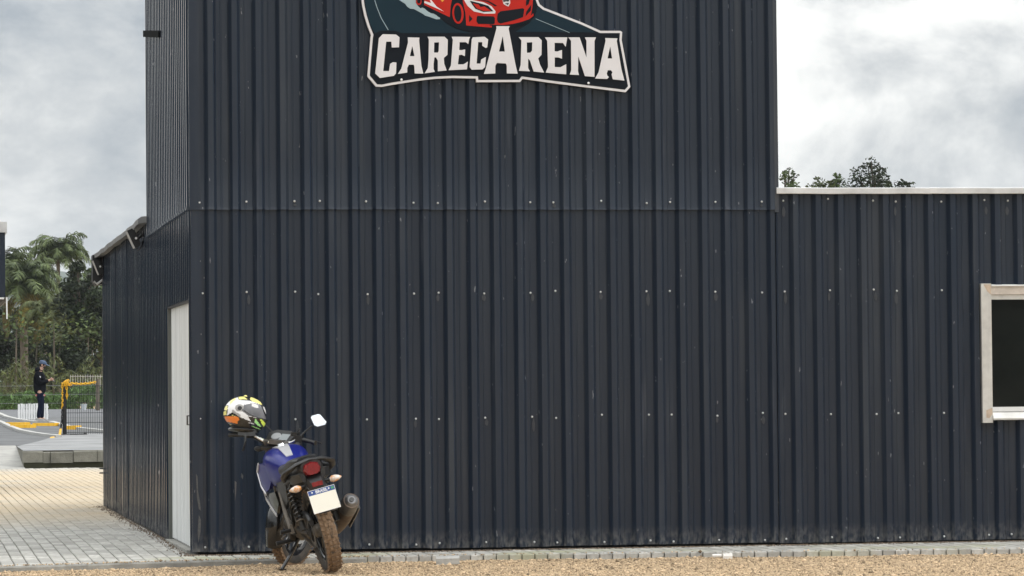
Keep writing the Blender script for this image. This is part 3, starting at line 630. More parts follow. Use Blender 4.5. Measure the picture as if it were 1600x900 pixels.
def wheel(cx, Rr, w, name, xf=None, blocks=44):
    wh = empty(name); wh.parent = bike
    prof = []
    hw = w/2
    for r, y in ((Rr-.085, -.30*w), (Rr-.075, -.42*w), (Rr-.05, -.5*w), (Rr-.025, -.47*w), (Rr-.010, -.34*w), (Rr-.002, -.16*w), (Rr, 0)): prof.append((r, y))
    prof = prof+[(r, -y) for r, y in prof[-2::-1]]
    b = MB(); n = 64; L0 = len(b.f); b.lathe(prof, (cx, 0, Rr), 'y', n, 0, close=True)
    npf = len(prof)
    for i in range(len(b.f)):
        b.m[i] = 1 if 3 <= i % npf <= 8 else 0
    for k in range(blocks):
        a0 = 2*math.pi*(k+.5)/blocks
        for row, (y, yw) in enumerate(((-.36*w, .20*w), (-.12*w, .19*w), (.12*w, .19*w), (.36*w, .20*w))):
            a = a0+(math.pi/blocks if row in (1, 2) else 0)+random.uniform(-.01, .01)
            rr = Rr-(.011 if row in (0, 3) else -.0005); Rm = Matrix.Rotation(-a, 3, 'Y')
            b.box(Vector((cx, y, Rr))+Rm @ Vector((rr, 0, 0)), (.012, yw, 2*math.pi*Rr/blocks*.62), Rm @ Matrix.Rotation((.5 if row in (1, 0) else -.5)*(1 if row in (0, 3) else .4), 3, 'X') if row in (0, 3) else Rm, 1)
    b.build('tyre', [RUB, MUD], wh, xf)
    b = MB(); ri = Rr-.085
    b.lathe([(ri+.004, -.33*w), (ri-.014, -.30*w), (ri-.030, -.16*w), (ri-.034, 0), (ri-.030, .16*w), (ri-.014, .30*w), (ri+.004, .33*w), (ri+.002, .2*w), (ri-.012, 0), (ri+.002, -.2*w)], (cx, 0, Rr), 'y', 48, close=True); b.build('rim', BG, wh, xf)
    for k in range(5):
        b = MB(); a = 2*math.pi*k/5+.3; Rm = Matrix.Rotation(-a, 3, 'Y')
        for q in (-.16, .16):
            Rq = Matrix.Rotation(-(a+q*.35), 3, 'Y'); p0 = Vector((cx, 0, Rr))+Rm @ Vector((.035, 0, 0)); p1 = Vector((cx, 0, Rr))+Matrix.Rotation(-(a+q), 3, 'Y') @ Vector((ri-.02, 0, 0))
            b.tube([p0, p1], [.014, .010], 6)
        b.build('spoke', BG, wh, xf)
    MB().lathe([(0, -.075), (.02, -.075), (.03, -.06), (.05, -.045), (.05, .045), (.03, .06), (.02, .075), (0, .075)], (cx, 0, Rr), 'y', 20).build('hub', GREYA, wh, xf)
    return wh
wr = wheel(0, .315, .112, 'rear_wheel'); wf = wheel(WB, .302, .092, 'front_wheel', st, 46)
b = MB(); b.lathe([(.075, .075), (.105, .075), (.105, .081), (.075, .081)], (0, 0, .315), 'y', 40, close=True)
for k in range(40): a = 2*math.pi*k/40; b.box((.107*math.cos(a), .078, .315+.107*math.sin(a)), (.010, .005, .008), Matrix.Rotation(-a, 3, 'Y'))
b.build('sprocket', STEEL, wr)
MB().lathe([(.07, -.066), (.125, -.066), (.125, -.062), (.07, -.062)], (WB, 0, .302), 'y', 36, close=True).build('brake_disc', CHR, wf, st)
MB().box((WB-.10, -.075, .36), (.05, .05, .10), Matrix.Rotation(R(20), 3, 'Y')).build('brake_caliper', BP, wf, st)
MB().lathe([(0, -.095), (.075, -.095), (.085, -.08), (.085, -.055), (0, -.055)], (0, 0, .315), 'y', 24).build('brake_drum', GREYA, wr)
# frame, swingarm, chain
b = MB()
for s in (-1, 1):
    b.tube([(-.03, .1*s, .315), (.2, .1*s, .325), (.46, .09*s, .34)], [.018, .022, .024], 8); b.box((-.01, .1*s, .315), (.07, .014, .05))
b.tube([(.12, -.1, .32), (.12, .1, .32)], .02, 8); b.build('swingarm', MUDL, bike)
b = MB(); b.tube([(.47, .082, .375), (.25, .082, .40), (0, .082, .425)], .008, 6); b.tube([(.47, .082, .30), (.25, .082, .24), (0, .082, .205)], .008, 6)
for k in range(26):
    x = .47-k*.018; b.box((x, .082, .375+.05*(k/26)), (.012, .018, .012)); b.box((x, .082, .30-.095*(k/26)), (.012, .018, .012))
b.build('chain', STEEL, bike)
b = MB(); b.loft([[Vector((x, y, z)) for y, z in ((.070, zz-.03), (.100, zz-.03), (.104, zz+.01), (.085, zz+.02), (.070, zz+.01))] for x, zz in ((.42, .41), (.25, .435), (.05, .46), (-.10, .44), (-.16, .40))]); b.build('chain_guard', BP, bike)
b = MB()
for s in (-1, 1):
    b.tube([(.95, .04*s, .84), (.72, .12*s, .66), (.50, .14*s, .60), (.46, .12*s, .30)], .018, 8); b.tube([(.50, .13*s, .66), (.2, .12*s, .70), (-.15, .10*s, .74)], .014, 8); b.tube([(.46, .12*s, .36), (.2, .13*s, .60), (.05, .12*s, .70)], .013, 8)
b.tube([(.98, 0, .80), (.92, 0, .55), (.80, 0, .26), (.5, 0, .22)], .020, 8); b.build('frame', BP, bike)
# engine
b = MB(); b.loft([sec(.40, .36, .09, .08, 3), sec(.46, .36, .13, .12, 3), (sec(.60, .36, .14, .13, 3.2)), sec(.72, .36, .12, .12, 3), sec(.78, .36, .07, .08, 3)]); b.build('crankcase', GREYA, bike)
MB().lathe([(0, .135), (.07, .165), (.085, .155), (.09, .12)], (.55, 0, .34), 'y', 20).build('engine_cover', MUDL, bike)
b = MB()
for k in range(8): b.box((.72+.012*k, 0, .47+.022*k), (.15, .17, .012), Matrix.Rotation(R(-25), 3, 'Y'))
b.box((.76, 0, .56), (.12, .13, .2), Matrix.Rotation(R(-25), 3, 'Y')); b.build('cylinder_block', MUDL, bike)
# rear shocks
for s in (-1, 1):
    a = Vector((.13, .128*s, .69)); c = Vector((.0, .128*s, .345)); d = (c-a)
    sh = MB().tube([a, a+d*.4, a+d*.41, c], [.012, .012, .022, .022], 10).build('shock_absorber', MUDL, bike)
    MB().tube([a+d*(.10+.68*i/80)+Vector((math.cos(i*.62), 0, 0))*.0 + (Matrix.Rotation(i*.62, 3, d) @ d.orthogonal().normalized())*.031 for i in range(81)], .0062, 6).build('spring', BG, sh)
    MB().tube([a+d*.78, a+d*.80], [.036, .036], 12).build('spring_seat', GREYA, sh)
# tank with stripe
TS = [(.44, .765, .08, .045), (.50, .765, .105, .085), (.58, .768, .135, .120), (.70, .785, .168, .150), (.84, .792, .165, .152), (.94, .80, .125, .115), (1.0, .80, .07, .05)]
MB().loft([sec(x, zc, hw, hh, 3.0, 28) for x, zc, hw, hh in TS]).build('fuel_tank', BLUE, bike, smooth=28)
def tank_top(x, y):
    X = [t[0] for t in TS]; zc, hw, hh = (float(np.interp(x, X, [t[i] for t in TS])) for i in (1, 2, 3))
    return zc+hh*max(0, 1-abs(y/hw)**3.0)**(1/3.0)
b = MB(); L = []
for i in range(12):
    x = .535+.36*i/11; w = .026+.036*i/11
    L.append([Vector((x, y, tank_top(x, y)+q)) for y, q in ((-w, .006), (-w*.5, .007), (0, .007), (w*.5, .007), (w, .006), (w, -.01), (-w, -.01))])
b.loft(L); b.build('tank_stripe', SILV, bike, smooth=50)
b = MB(); b.lathe([(0, .018), (.028, .016), (.034, .0)], (.80, 0, tank_top(.8, 0)+.004), 'z', 20); b.build('filler_cap', CHR, bike)
for s in (-1, 1):
    def fan(P, Q, th):
        b = MB(); A = [Vector((x, y*s, z)) for x, y, z in P]; n = len(A); cen = sum(A, Vector())/n+Vector((0, .012*s, 0)); In = [Vector((p.x, p.y-th*s, p.z)) for p in A]
        b.add(A+In+[cen], [(i, (i+1) % n, 2*n) for i in range(n)]+[(i, (i+1) % n, n+(i+1) % n, n+i) for i in range(n)]); return b
    fan([(.64, .150, .80), (.76, .170, .845), (.93, .176, .85), (1.00, .188, .79), (.95, .194, .69), (.86, .190, .635), (.76, .176, .66), (.67, .155, .73)], 0, .03).build('tank_shroud', BLUE, bike, smooth=50)
    L = [[Vector((x, (y+dy)*s, z+dz)) for dy, dz in ((.0, .0), (.009, -.002), (.009, -.016), (0, -.018))] for x, y, z in ((.93, .177, .862), (1.005, .190, .80), (.955, .197, .69), (.86, .193, .63))]
    MB().loft(L).build('shroud_edge', SILV, bike)
    fan([(.72, .15, .63), (.86, .188, .62), (.95, .188, .65), (.92, .178, .53), (.84, .158, .46), (.74, .14, .54)], 0, .02).build('lower_cowl', BG, bike, smooth=50)
    L = [[Vector((x, (y+dy)*s, z+dz)) for dy, dz in ((.0, .0), (.008, 0), (.008, -.022), (0, -.022))] for x, y, z in ((.94, .192, .66), (.95, .188, .60), (.90, .174, .52), (.84, .160, .46))]
    MB().loft(L).build('cowl_edge', SILV, bike)
    fan([(.26, .125, .72), (.50, .155, .70), (.55, .15, .60), (.44, .15, .50), (.30, .14, .56)], 0, .02).build('side_panel', BP, bike, smooth=50)
    b = MB(); b.tube([(.46, .15*s, .63), (.40, .165*s, .50), (.30, .17*s, .36)], [.016, .014, .018], 8); b.tube([(.30, .165*s, .37), (.46, .13*s, .40)], .014, 8); b.box((.31, .165*s, .36), (.07, .02, .07)); b.build('footrest_hanger', GREYA, bike)
    b = MB(); b.tube([(.30, .17*s, .35), (.29, .255*s, .355)], [.013, .016], 8); b.build('passenger_footrest', BP, bike)
    b = MB(); b.tube([(.53, .13*s, .26), (.52, .27*s, .27)], [.013, .017], 8); b.build('footrest', BP, bike)
# seat and tail
MB().loft([sec(.56, .775, .08, .035, 3), sec(.48, .78, .12, .045, 3), sec(.30, .775, .135, .045, 3), sec(.20, .795, .12, .04, 3), sec(.12, .82, .115, .04, 3), sec(-.05, .835, .10, .035, 3), sec(-.14, .838, .07, .025, 3)]).build('seat', BP, bike, smooth=50)
MB().loft([sec(.30, .72, .12, .05, 3), sec(.10, .74, .125, .065, 3), sec(-.10, .765, .115, .07, 3), sec(-.22, .785, .095, .06, 3), sec(-.275, .79, .075, .045, 3)]).build('tail_cowl', BP, bike, smooth=50)
for s in (-1, 1):
    b = MB(); L = []
    for x, y, z, w, h in ((.12, .125, .755, .012, .03), (.0, .172, .742, .022, .03), (-.10, .186, .760, .026, .024), (-.18, .165, .790, .030, .02), (-.235, .10, .826, .034, .016), (-.25, .0, .842, .036, .014)):
        L.append([Vector((x-w*.2, (y+w*c)*s, z+h*q)) if y > .12 else Vector((x-w*c, y*s, z+h*q)) for c, q in ((1, 0), (.7, .7), (0, 1), (-.7, .7), (-1, 0), (-.7, -.7), (0, -1), (.7, -.7))])
    b.loft(L); b.build('grab_rail', BP, bike, smooth=50)
    b = MB(); b.loft([[Vector((x, y*s, z)) for y, z in q] for x, q in ((.08, ((.09, .68), (.125, .69), (.13, .74), (.1, .74))), (-.15, ((.07, .66), (.14, .69), (.15, .755), (.08, .76))), (-.265, ((.055, .68), (.085, .70), (.10, .76), (.06, .77))))]); b.build('tail_side', BP, bike)
def rear_poly(P, x0, th, tilt=0.):
    return [Vector((x0+tilt*z, y, z)) for y, z in P]
b = MB(); P = [(-.064, .775), (-.050, .812), (.0, .826), (.050, .812), (.064, .775), (.052, .742), (.03, .728), (-.03, .728), (-.052, .742)]
L = [[Vector((-.262, y*1.08, z)) for y, z in P], [Vector((-.285-.10*(.83-z)*-0.3, y, z)) for y, z in P], [Vector((-.300, y*.86, .775+(z-.775)*.86)) for y, z in P]]
b.loft(L); b.build('tail_lamp', REDL, bike, smooth=40)
b = MB(); b.loft([[Vector((x, y, z)) for y, z in ((-w, z0), (w, z0), (w*.8, z1), (-w*.8, z1))] for x, w, z0, z1 in ((-.10, .075, .66, .74), (-.24, .080, .655, .735), (-.30, .062, .63, .70), (-.335, .045, .62, .665))]); b.build('rear_fender', BP, bike)
b = MB(); b.loft([[Vector((x, y, z)) for y, z in ((-w, z0-.01), (w, z0-.01), (w, z0+.01), (-w, z0+.01))] for x, w, z0 in ((-.26, .07, .66), (-.33, .06, .62), (-.345, .055, .55), (-.36, .045, .46))]); b.build('plate_holder', BP, bike)
MB().box((-.342, 0, .664), (.012, .078, .032)).build('reflector', REDL, bike)
# number plate
pl = empty('number_plate'); pl.parent = bike; pl.location = (-.375, -.012, .545); pl.rotation_euler = Euler((0, R(14), 0))
MB().box((0, 0, -.018), (.003, .2, .134)).build('plate_face', PLW, pl, smooth=0)
MB().box((-.0002, 0, .0665), (.0034, .2, .036)).build('plate_band', PLB, pl, smooth=0)
b = MB(); b.tube([(-.001, y, z) for y, z in ((-.099, -.084), (.099, -.084), (.099, .084), (-.099, .084))], .0022, 6, close=True); b.build('plate_rim', PLT, pl)
cu = bpy.data.curves.new('brasil', 'FONT'); cu.body = 'BRASIL'; cu.size = .030; cu.align_x = 'CENTER'; cu.align_y = 'CENTER'; cu.extrude = .0005; cu.offset = .0006
tmp = bpy.data.objects.new('tmp', cu); COL.objects.link(tmp); me = bpy.data.meshes.new_from_object(tmp.evaluated_get(bpy.context.evaluated_depsgraph_get())); bpy.data.objects.remove(tmp)
me.transform(Matrix(((0, 0, -1, -.0028), (-1, 0, 0, 0), (0, 1, 0, .065), (0, 0, 0, 1)))); me.materials.clear(); me.materials.append(PLT); link('plate_lettering', me, pl)
MB().box((-.0022, -.082, .067), (.001, .02, .016)).build('plate_flag', PLG, pl, smooth=0)
for y in (-.055, .07): MB().ball((-.003, y, .068), (.003, .006, .006), 8, 6).build('plate_bolt', PLT, pl)
for s in (-1, 1):
    ind = MB().tube([(-.24, .06*s, .668), (-.26, .125*s, .664)], [.014, .012], 8).build('indicator', BP, bike)
    MB().loft([[Vector((x, y*s, z)) for x, z in ((-.26+rx*math.cos(t), .663+rz*math.sin(t)) for t in [k*math.pi/5 for k in range(10)])] for y, rx, rz in ((.108, .012, .014), (.128, .024, .026), (.150, .028, .026), (.175, .020, .018), (.196, .006, .005))]).build('indicator_lens', ORL, ind, smooth=60)
# exhaust
ex = MB()
a, c = Vector((-.165, -.235, .468)), Vector((.36, -.165, .255)); d = c-a
pts = [a+d*t for t in (0, .03, .25, .55, .8, 1)]
ex.tube(pts, [.056, .064, .066, .062, .050, .034], 22, 0); n22 = 22
for i in range(len(ex.f)): ex.m[i] = 1 if i // n22 >= 2 else 0
exo = ex.build('silencer', [EXH, EXB], bike, smooth=50)
nrm = d.normalized(); qx = Matrix.Rotation(0, 3, 'Z')
MB().tube([a-nrm*.018, a-nrm*.006, a+nrm*.004], [.030, .046, .054], 20).build('silencer_cap', EXH, exo)
MB().tube([a-nrm*.026, a-nrm*.010], [.017, .017], 16).build('tail_pipe', BG, exo)
b = MB(); b.tube([c, (.50, -.15, .235), (.68, -.13, .22), (.86, -.08, .28), (.93, -.03, .42), (.88, 0, .58)], [.030, .022, .020, .020, .020, .020], 10); b.build('exhaust_pipe', EXB, bike)
b = MB(); b.loft([[p+Vector((0, -.068+.004*abs(i-1.5), .0))+Vector((0, 0, zz)) for zz in (-.045, .045)]+[p+Vector((0, -.074, zz)) for zz in (.045, -.045)] for i, p in enumerate([a+d*t for t in (.15, .35, .6, .8)])]); b.build('heat_shield', EXH, exo)
b = MB(); b.tube([(.12, -.14, .55), (.10, -.165, .46), (.12, -.16, .40)], .012, 8); b.build('silencer_bracket', GREYA, bike)
# side stand
b = MB(); b.tube([(.50, .10, .27), (.46, .20, .165), (.43, .295, .085)], [.016, .014, .013], 8); b.loft([[Vector((x, y, z)) for y, z in ((.27, .073), (.32, .087), (.32, .095), (.27, .081))] for x in (.39, .47)]); b.build('side_stand', BG, bike)
b = MB(); b.tube([(.66, .16, .30), (.72, .19, .28)], .008, 6); b.build('gear_lever', STEEL, bike)
# front end (steered to the right)
for s in (-1, 1):
    f_ = MB().tube([(WB-.005, .088*s, .30), (WB-.10, .088*s, .52), (WB-.105, .088*s, .53), (.985, .088*s, .98)], [.028, .028, .019, .019], 12).build('fork_leg', STEEL, bike, st)
b = MB(); b.box((1.005, 0, .93), (.07, .24, .03), Matrix.Rotation(R(-25), 3, 'Y')); b.box((1.06, 0, .80), (.07, .24, .03), Matrix.Rotation(R(-25), 3, 'Y')); b.build('fork_yoke', BP, bike, st)
L = []
for k in range(15):
    a_ = R(40+163*k/14); rr = .335
    o = []
    for yy, dr in ((-.068, -.045), (-.062, -.008), (-.03, .012), (0, .016), (.03, .012), (.062, -.008), (.068, -.045), (.06, -.045), (.055, -.012), (0, .010), (-.055, -.012), (-.06, -.045)):
        o.append(Vector((WB+(rr+dr)*math.cos(a_), yy, .302+(rr+dr)*math.sin(a_))))
    L.append(o)
MB().loft(L).build('front_fender', BG, bike, st, smooth=50)
MB().loft([sec(1.08, .90, .09, .09, 2.5), sec(1.14, .89, .13, .12, 2.6), sec(1.20, .88, .12, .12, 2.6), sec(1.25, .87, .07, .08, 2.4)]).build('headlamp_cowl', BP, bike, st, smooth=50)
b = MB(); Rm = Matrix.Rotation(R(-35), 3, 'Y'); b.loft([[Vector((1.06, 0, 1.0))+Rm @ Vector((x, y, h)) for x, y in ((-.055, -.10), (-.075, -.05), (-.075, .05), (-.055, .10), (.04, .115), (.075, .06), (.075, -.06), (.04, -.115))] for h in (-.05, .0, .012)]); dash = b.build('instrument_panel', BP, bike, st)
b = MB(); b.lathe([(0, .004), (.036, .004), (.040, 0)], (0, 0, 0), 'z', 20); b.build('dial', M('dial_face', (.25, .26, .27), .3), dash, lambda p: st(Vector((1.06, .035, 1.0))+Rm @ Vector((p.x, p.y, p.z+.013))))
b = MB(); b.loft([[Vector((1.06, 0, 1.0))+Rm @ Vector((x, y, h)) for x, y in ((-.04, -.075), (-.04, -.005), (.03, -.005), (.03, -.075))] for h in (.012, .016)]); b.build('display', M('dial_display', (.22, .24, .25), .3), dash, st)
hb = [(.93, -.36, 1.0), (.955, -.25, 1.012), (.985, -.19, 1.010), (1.0, -.14, .985), (1.0, -.09, .965), (1.0, 0, .965)]
hb = hb+[(x, -y, z) for x, y, z in hb[-2::-1]]
hbar = MB().tube(hb, .0125, 10).build('handlebar', CHR, bike, st)
for s in (-1, 1):
    MB().tube([(.953, .255*s, 1.012), (.946, .29*s, 1.009), (.931, .36*s, 1.001), (.929, .372*s, 1.0)], [.018, .0165, .0165, .019], 12).build('grip', BP, hbar, st)
    b = MB(); b.box((.962, .215*s, 1.015), (.055, .05, .05), Matrix.Rotation(R(-12*s), 3, 'Z')); b.tube([(.985, .20*s, 1.018), (1.02, .23*s, 1.012), (1.015, .30*s, 1.002), (.995, .385*s, .995)], [.010, .007, .006, .007], 6); b.build('lever_and_switch', BP, hbar, st)
MB().box((1.0, 0, .972), (.05, .11, .034)).build('bar_clamp', STEEL, hbar, st)
b = MB(); b.tube([(.975, .20, 1.03), (1.08, .17, 1.10), (1.13, .09, 1.02), (1.09, .06, .88)], .005, 6); b.build('cable', BP, hbar, st)
b = MB(); b.tube([(.975, -.20, 1.03), (1.08, -.15, 1.08), (1.12, -.08, 1.0), (1.08, -.05, .88)], .005, 6); b.build('cable', BP, hbar, st)
b = MB(); b.tube([(.98, .19, .99), (1.03, .15, .96), (1.06, .10, .92)], .006, 6); b.build('cable', BP, hbar, st)
MB().box((.99, -.165, 1.045), (.05, .05, .03)).build('brake_reservoir', BP, hbar, st)
# right mirror: stalk and slanted hexagonal head facing backwards
mr_ = MB().tube([(.975, -.215, 1.03), (1.01, -.235, 1.07), (1.03, -.285, 1.115)], [.009, .006, .007], 8).build('mirror', BP, hbar, st)
mc = st((1.03, -.335, 1.16))
bw = (bike.matrix_basis if False else BM).to_3x3().inverted()
# mirror axes in bike space chosen so that the glass looks back at the rider
mn = (Matrix.Rotation(R(10), 3, 'Z') @ Vector((-1, 0, .30))).normalized(); my = (mn.cross(Vector((0, 0, 1)))).normalized(); mz = my.cross(mn)
MP = [(-.052, -.030), (-.034, -.048), (.028, -.046), (.048, -.030), (.052, .034), (.040, .046), (-.010, .046), (-.026, .038)]
b = MB(); b.loft([[mc-mn*(-dd)*0+mn*dd+my*(-x*sc_)*-1+mz*z*sc_ for x, z in MP] for dd, sc_ in ((-.028, .55), (-.012, .95), (.002, 1.05), (.006, 1.03))]); b.build('mirror_head', BP, mr_)
b = MB(); b.loft([[mc+mn*dd+my*x+mz*z for x, z in MP] for dd in (.004, .0075)]); b.build('mirror_glass', MIRR, mr_, smooth=0)
fi = MB().tube([(1.07, .09, .90), (1.07, .16, .90)], .009, 8).build('front_indicator', BP, bike, st); MB().ball((1.07, .19, .90), (.025, .04, .022), 12, 8).build('indicator_housing', BP, fi, st)
# ================================================================== HELMET
BMW = Matrix.Translation(bike.location) @ BM
gripw = BMW @ st((.938, .32, 1.005))
HW = M('helmet_white', (.74, .74, .75), .22, coat=.6); HK = M('helmet_black', (.012, .012, .012), .25, coat=.5); HY = M('helmet_yellow', (.78, .72, .25), .3, coat=.4); HO = M('helmet_orange', (.80, .22, .03), .3, coat=.4)
HG = M('helmet_green', (.36, .74, .26), .3, coat=.4); HL = M('helmet_lime', (.70, .85, .12), .3, coat=.4); HV = M('smoked_visor', (.13, .13, .14), .07, coat=.7, var=(9, .35)); HGr = M('helmet_grey', (.30, .29, .28), .35)
hc = at_v(382.5, 648, gripw.y+.0)
helm = empty('helmet', hc, 'white full-face helmet with orange, yellow and green graphics on the handlebar grip', 'helmet')
helm.scale = (1.02, 1.02, 1.02); helm.rotation_euler = Euler((R(-6), R(4), R(-12)))
def inpoly(x, y, P):
    c = False; n = len(P)
    for i in range(n):
        x0, y0 = P[i]; x1, y1 = P[i-1]
        if (y0 > y) != (y1 > y) and x < (x1-x0)*(y-y0)/(y1-y0)+x0: c = not c
    return c
HP = [(1, [(524, 205), (534, 198), (612, 372), (600, 376)]), (6, [(325, 212), (450, 178), (535, 195), (625, 380), (590, 388), (490, 362), (385, 345), (312, 300)]),
      (7, ell(275, 256, 55, 48)), (7, [(190, 280), (300, 350), (290, 372), (180, 310)]),
      (2, [(236, 92), (290, 92), (355, 138), (252, 146)]), (2, [(385, 90), (470, 95), (535, 192), (440, 168), (390, 142)]), (2, [(140, 160), (200, 120), (215, 150), (150, 215)]),
      (1, [(225, 90), (540, 90), (560, 215), (500, 185), (400, 160), (250, 155)]),
      (3, [(92, 365), (262, 370), (285, 395), (265, 425), (262, 452), (98, 425)]),
      (2, [(78, 232), (125, 238), (118, 290), (70, 285)]), (2, [(62, 300), (116, 300), (112, 352), (60, 350)]), (2, [(185, 345), (235, 362), (180, 360)]), (2, [(100, 435), (135, 440), (125, 475), (100, 470)]), (2, [(150, 455), (180, 458), (150, 475)]),
      (4, [(475, 375), (545, 465), (505, 460), (462, 410)]), (5, [(520, 368), (562, 385), (630, 470), (600, 515), (570, 470)]), (4, [(430, 460), (545, 495), (535, 503), (430, 470)]), (0, [(390, 428), (455, 436), (455, 444), (390, 436)]),
      (1, [(62, 225), (130, 228), (122, 360), (190, 312), (290, 372), (425, 418), (385, 355), (640, 385), (640, 540), (50, 540), (50, 360)]), (0, [(0, 0), (1000, 0), (1000, 1000), (0, 1000)])]
nu, nv = 128, 84; b = MB()
for j in range(nv+1):
    ph = math.pi*j/nv
    for i in range(nu):
        a_ = 2*math.pi*i/nu; x, y, z = math.sin(ph)*math.cos(a_), math.sin(ph)*math.sin(a_), math.cos(ph)
        X = .158*math.copysign(abs(x)**.92, x); Y = .118*math.copysign(abs(y)**.9, y); Z = .135*math.copysign(abs(z)**.95, z)
        if Z < -.0: X += (.022 if X > 0 else .004)*min(1, -Z/.09)*abs(X)/.158
        if X > .05: Y *= 1-.28*min(1, (X-.05)/.13)
        if X < -.02 and Z < -.03: X += .03*min(1, (-Z-.03)/.08)
        zb = -.112+(.010 if X < 0 else -.016*X/.16)
        if Z < zb: Z = zb+(Z-zb)*.12
        b.v.append((X, Y, Z))
for j in range(nv):
    for i in range(nu):
        k = (i+1) % nu; q = (j*nu+i, (j+1)*nu+i, (j+1)*nu+k, j*nu+k)
        c_ = sum((Vector(b.v[t]) for t in q), Vector())/4
        px_ = 62+(c_.x+.160)/.340*558; py_ = 90+(.137-c_.z)/.262*440
        mi = 0
        for m_, P in HP:
            if inpoly(px_, py_, P): mi = m_; break
        if c_.z < -.108: mi = 1
        b.f.append(q); b.m.append(mi)
b.build('shell', [HW, HK, HY, HO, HG, HL, HV, HGr], helm, smooth=60)
for s in (-1, 1):
    MB().lathe([(0, .119*s), (.014, .119*s), (.017, .112*s), (.017, .09*s)], (-.028, 0, .036), 'y', 18).build('visor_pivot', HK, helm)
    b = MB(); L = []
    for k in range(9):
        t = k/8; x = .0+.135*t; z = -.012-.020*t
    b.tube([(.005, .1185*s, .02), (.05, .113*s, -.006), (.10, .098*s, -.022), (.145, .07*s, -.030), (.170, .02*s, -.034)], .004, 6); b.build('visor_seal', HK, helm)
MB().ball((-.005, 0, .136), (.014, .012, .010), 10, 6).build('top_vent', HY, helm)
b = MB(); b.box((.03, -.0, -.135), (.13, .12, .05)); b.ball((.0, 0, -.115), (.12, .09, .03), 16, 8); b.build('neck_roll', HK, helm)
b = MB(); b.tube([(.02, -.05, -.12), (.025, -.065, -.19), (.020, -.06, -.24), (.012, -.055, -.275)], [.008, .008, .009, .009], 6); b.build('chin_strap', HK, helm)
# ================================================================== FAR YARD (behind the building, left)
ASPH = M('asphalt', (.15, .155, .16), .9, var=(.9, .3), col2=(.10, .103, .107), bump=(90, .5), spec=.25)
ASPL = M('pale_tarmac', (.16, .165, .175), .9, var=(3, .25), bump=(90, .4), spec=.25)
def strip(name, us, vs, dz, mat, kind='structure', zf=None):
    V = [(u, v, (zf(u, v) if zf else tz(v)+dz)) for v in vs for u in us]; n = len(us)
    F = [(j*n+i, j*n+i+1, (j+1)*n+i+1, (j+1)*n+i) for j in range(len(vs)-1) for i in range(n-1)]
    o = np_mesh(name, np.array(V), np.array(F), mat, smooth=True); tag(o, kind=kind); return o
strip('kart_track', [-40, -20, -8, -3, 0, 3, 8, 30], [38.8, 42, 45, 50, 60, 75, 84], 0, ASPH)
strip('yard_road', [-40, -20, 0, 20, 60], [83.5, 90, 100, 115.5], .004, ASPL)
# concrete apron behind the raised kerb and pale paved ramp beside it
b = MB(); P = [(-.18, 33.95), (4.2, 33.95), (4.2, 52), (1.15, 51), (.95, 47)]
strip('concrete_apron', [0, .33, .66, 1], [33.95, 38, 43, 47, 51.5], 0, M('grey_apron', (.30, .305, .31), .9, var=(.8, .35), bump=(40, .5), spec=.2), zf=None).hide_render = False
ap = bpy.data.objects['concrete_apron']
for vt in ap.data.vertices:
    u, v = vt.co.x, vt.co.y; l = float(np.interp(v, [33.95, 38, 43, 47, 51.5], [-.17, -.16, .45, .85, 1.2])); vt.co.x = l+(5-l)*u; vt.co.z = tz(v)+.008
strip('paved_ramp', [-6, -3, -1.2, -.15], [33.5, 35, 37.5, 39], 0, M('ramp_paving', (.37, .365, .345), .9, var=(3, .25), bump=(30, .5), spec=.2), zf=lambda u, v: float(np.interp(v, [33.5, 35, 37.5, 39], [-.004, .09, .30, .335])))
# raised kerb: single stones
raised = empty('raised_kerb'); tag(raised, kind='structure')
KM = [M('kerb_stone', (.21, .205, .175), .92, var=(5, .35), bump=(40, .6), rnd=.16, spec=.2)]
uu = -.19
for i, w in enumerate((.36, .13, .40, .42, .40, .41, .4, .42)):
    dv = random.uniform(-.03, .03); b = MB()
    L = [[Vector((x, y, z)) for y, z in ((33.80, .095), (33.80, .275), (33.815, .29+.005*dv), (34.0, .295), (34.0, .095))] for x in (uu+.004, uu+.012, uu+w-.012, uu+w-.004)]
    b.loft(L); o = b.build('kerb_stone', KM, raised, smooth=30); o.location = (0, dv, random.uniform(-.008, .008)); uu += w
MB().span((-.165, 34.02, -.05), (-.03, 39.2, .297)).build('side_kerb', KM, raised, smooth=0)
MB().span((-.16, 33.83, -.05), (3.4, 34.1, .1)).build('kerb_footing', M('mossy_footing', (.045, .045, .024), .95, var=(4, .4)), raised, smooth=0)
def T(px, py, dz=0.):
    lo_, hi = 30., 400.
    for _ in range(50):
        m_ = (lo_+hi)/2; p = at_v(px, py, m_)
        if p.z > tz(m_)+dz: lo_ = m_
        else: hi = m_
    p = at_v(px, py, lo_); p.z = tz(lo_)+dz; return p
def kerb_line(name, pxs, w, h):
    P = [T(x, y) for x, y in pxs]; Q = []
    for i in range(len(P)-1):
        for t in range(4): Q.append(P[i].lerp(P[i+1], t/4))
    Q.append(P[-1]); L = []
    for i, p in enumerate(Q):
        p = Vector((p.x, p.y, tz(p.y))); t = (Q[min(i+1, len(Q)-1)]-Q[max(i-1, 0)]); nrm = Vector((-t.y, t.x, 0)).normalized()*w/2
        L.append([p-nrm-Vector((0, 0, .03)), p-nrm+Vector((0, 0, h)), p+nrm+Vector((0, 0, h)), p+nrm-Vector((0, 0, .03))])
    o = MB().loft(L).build(name, CONCL, None, smooth=0); tag(o, kind='structure')
kerb_line('track_kerb', [(-30, 651), (-8, 658), (3, 662), (17, 669), (33, 675), (53, 679), (73, 682), (92, 684)], .13, .06)
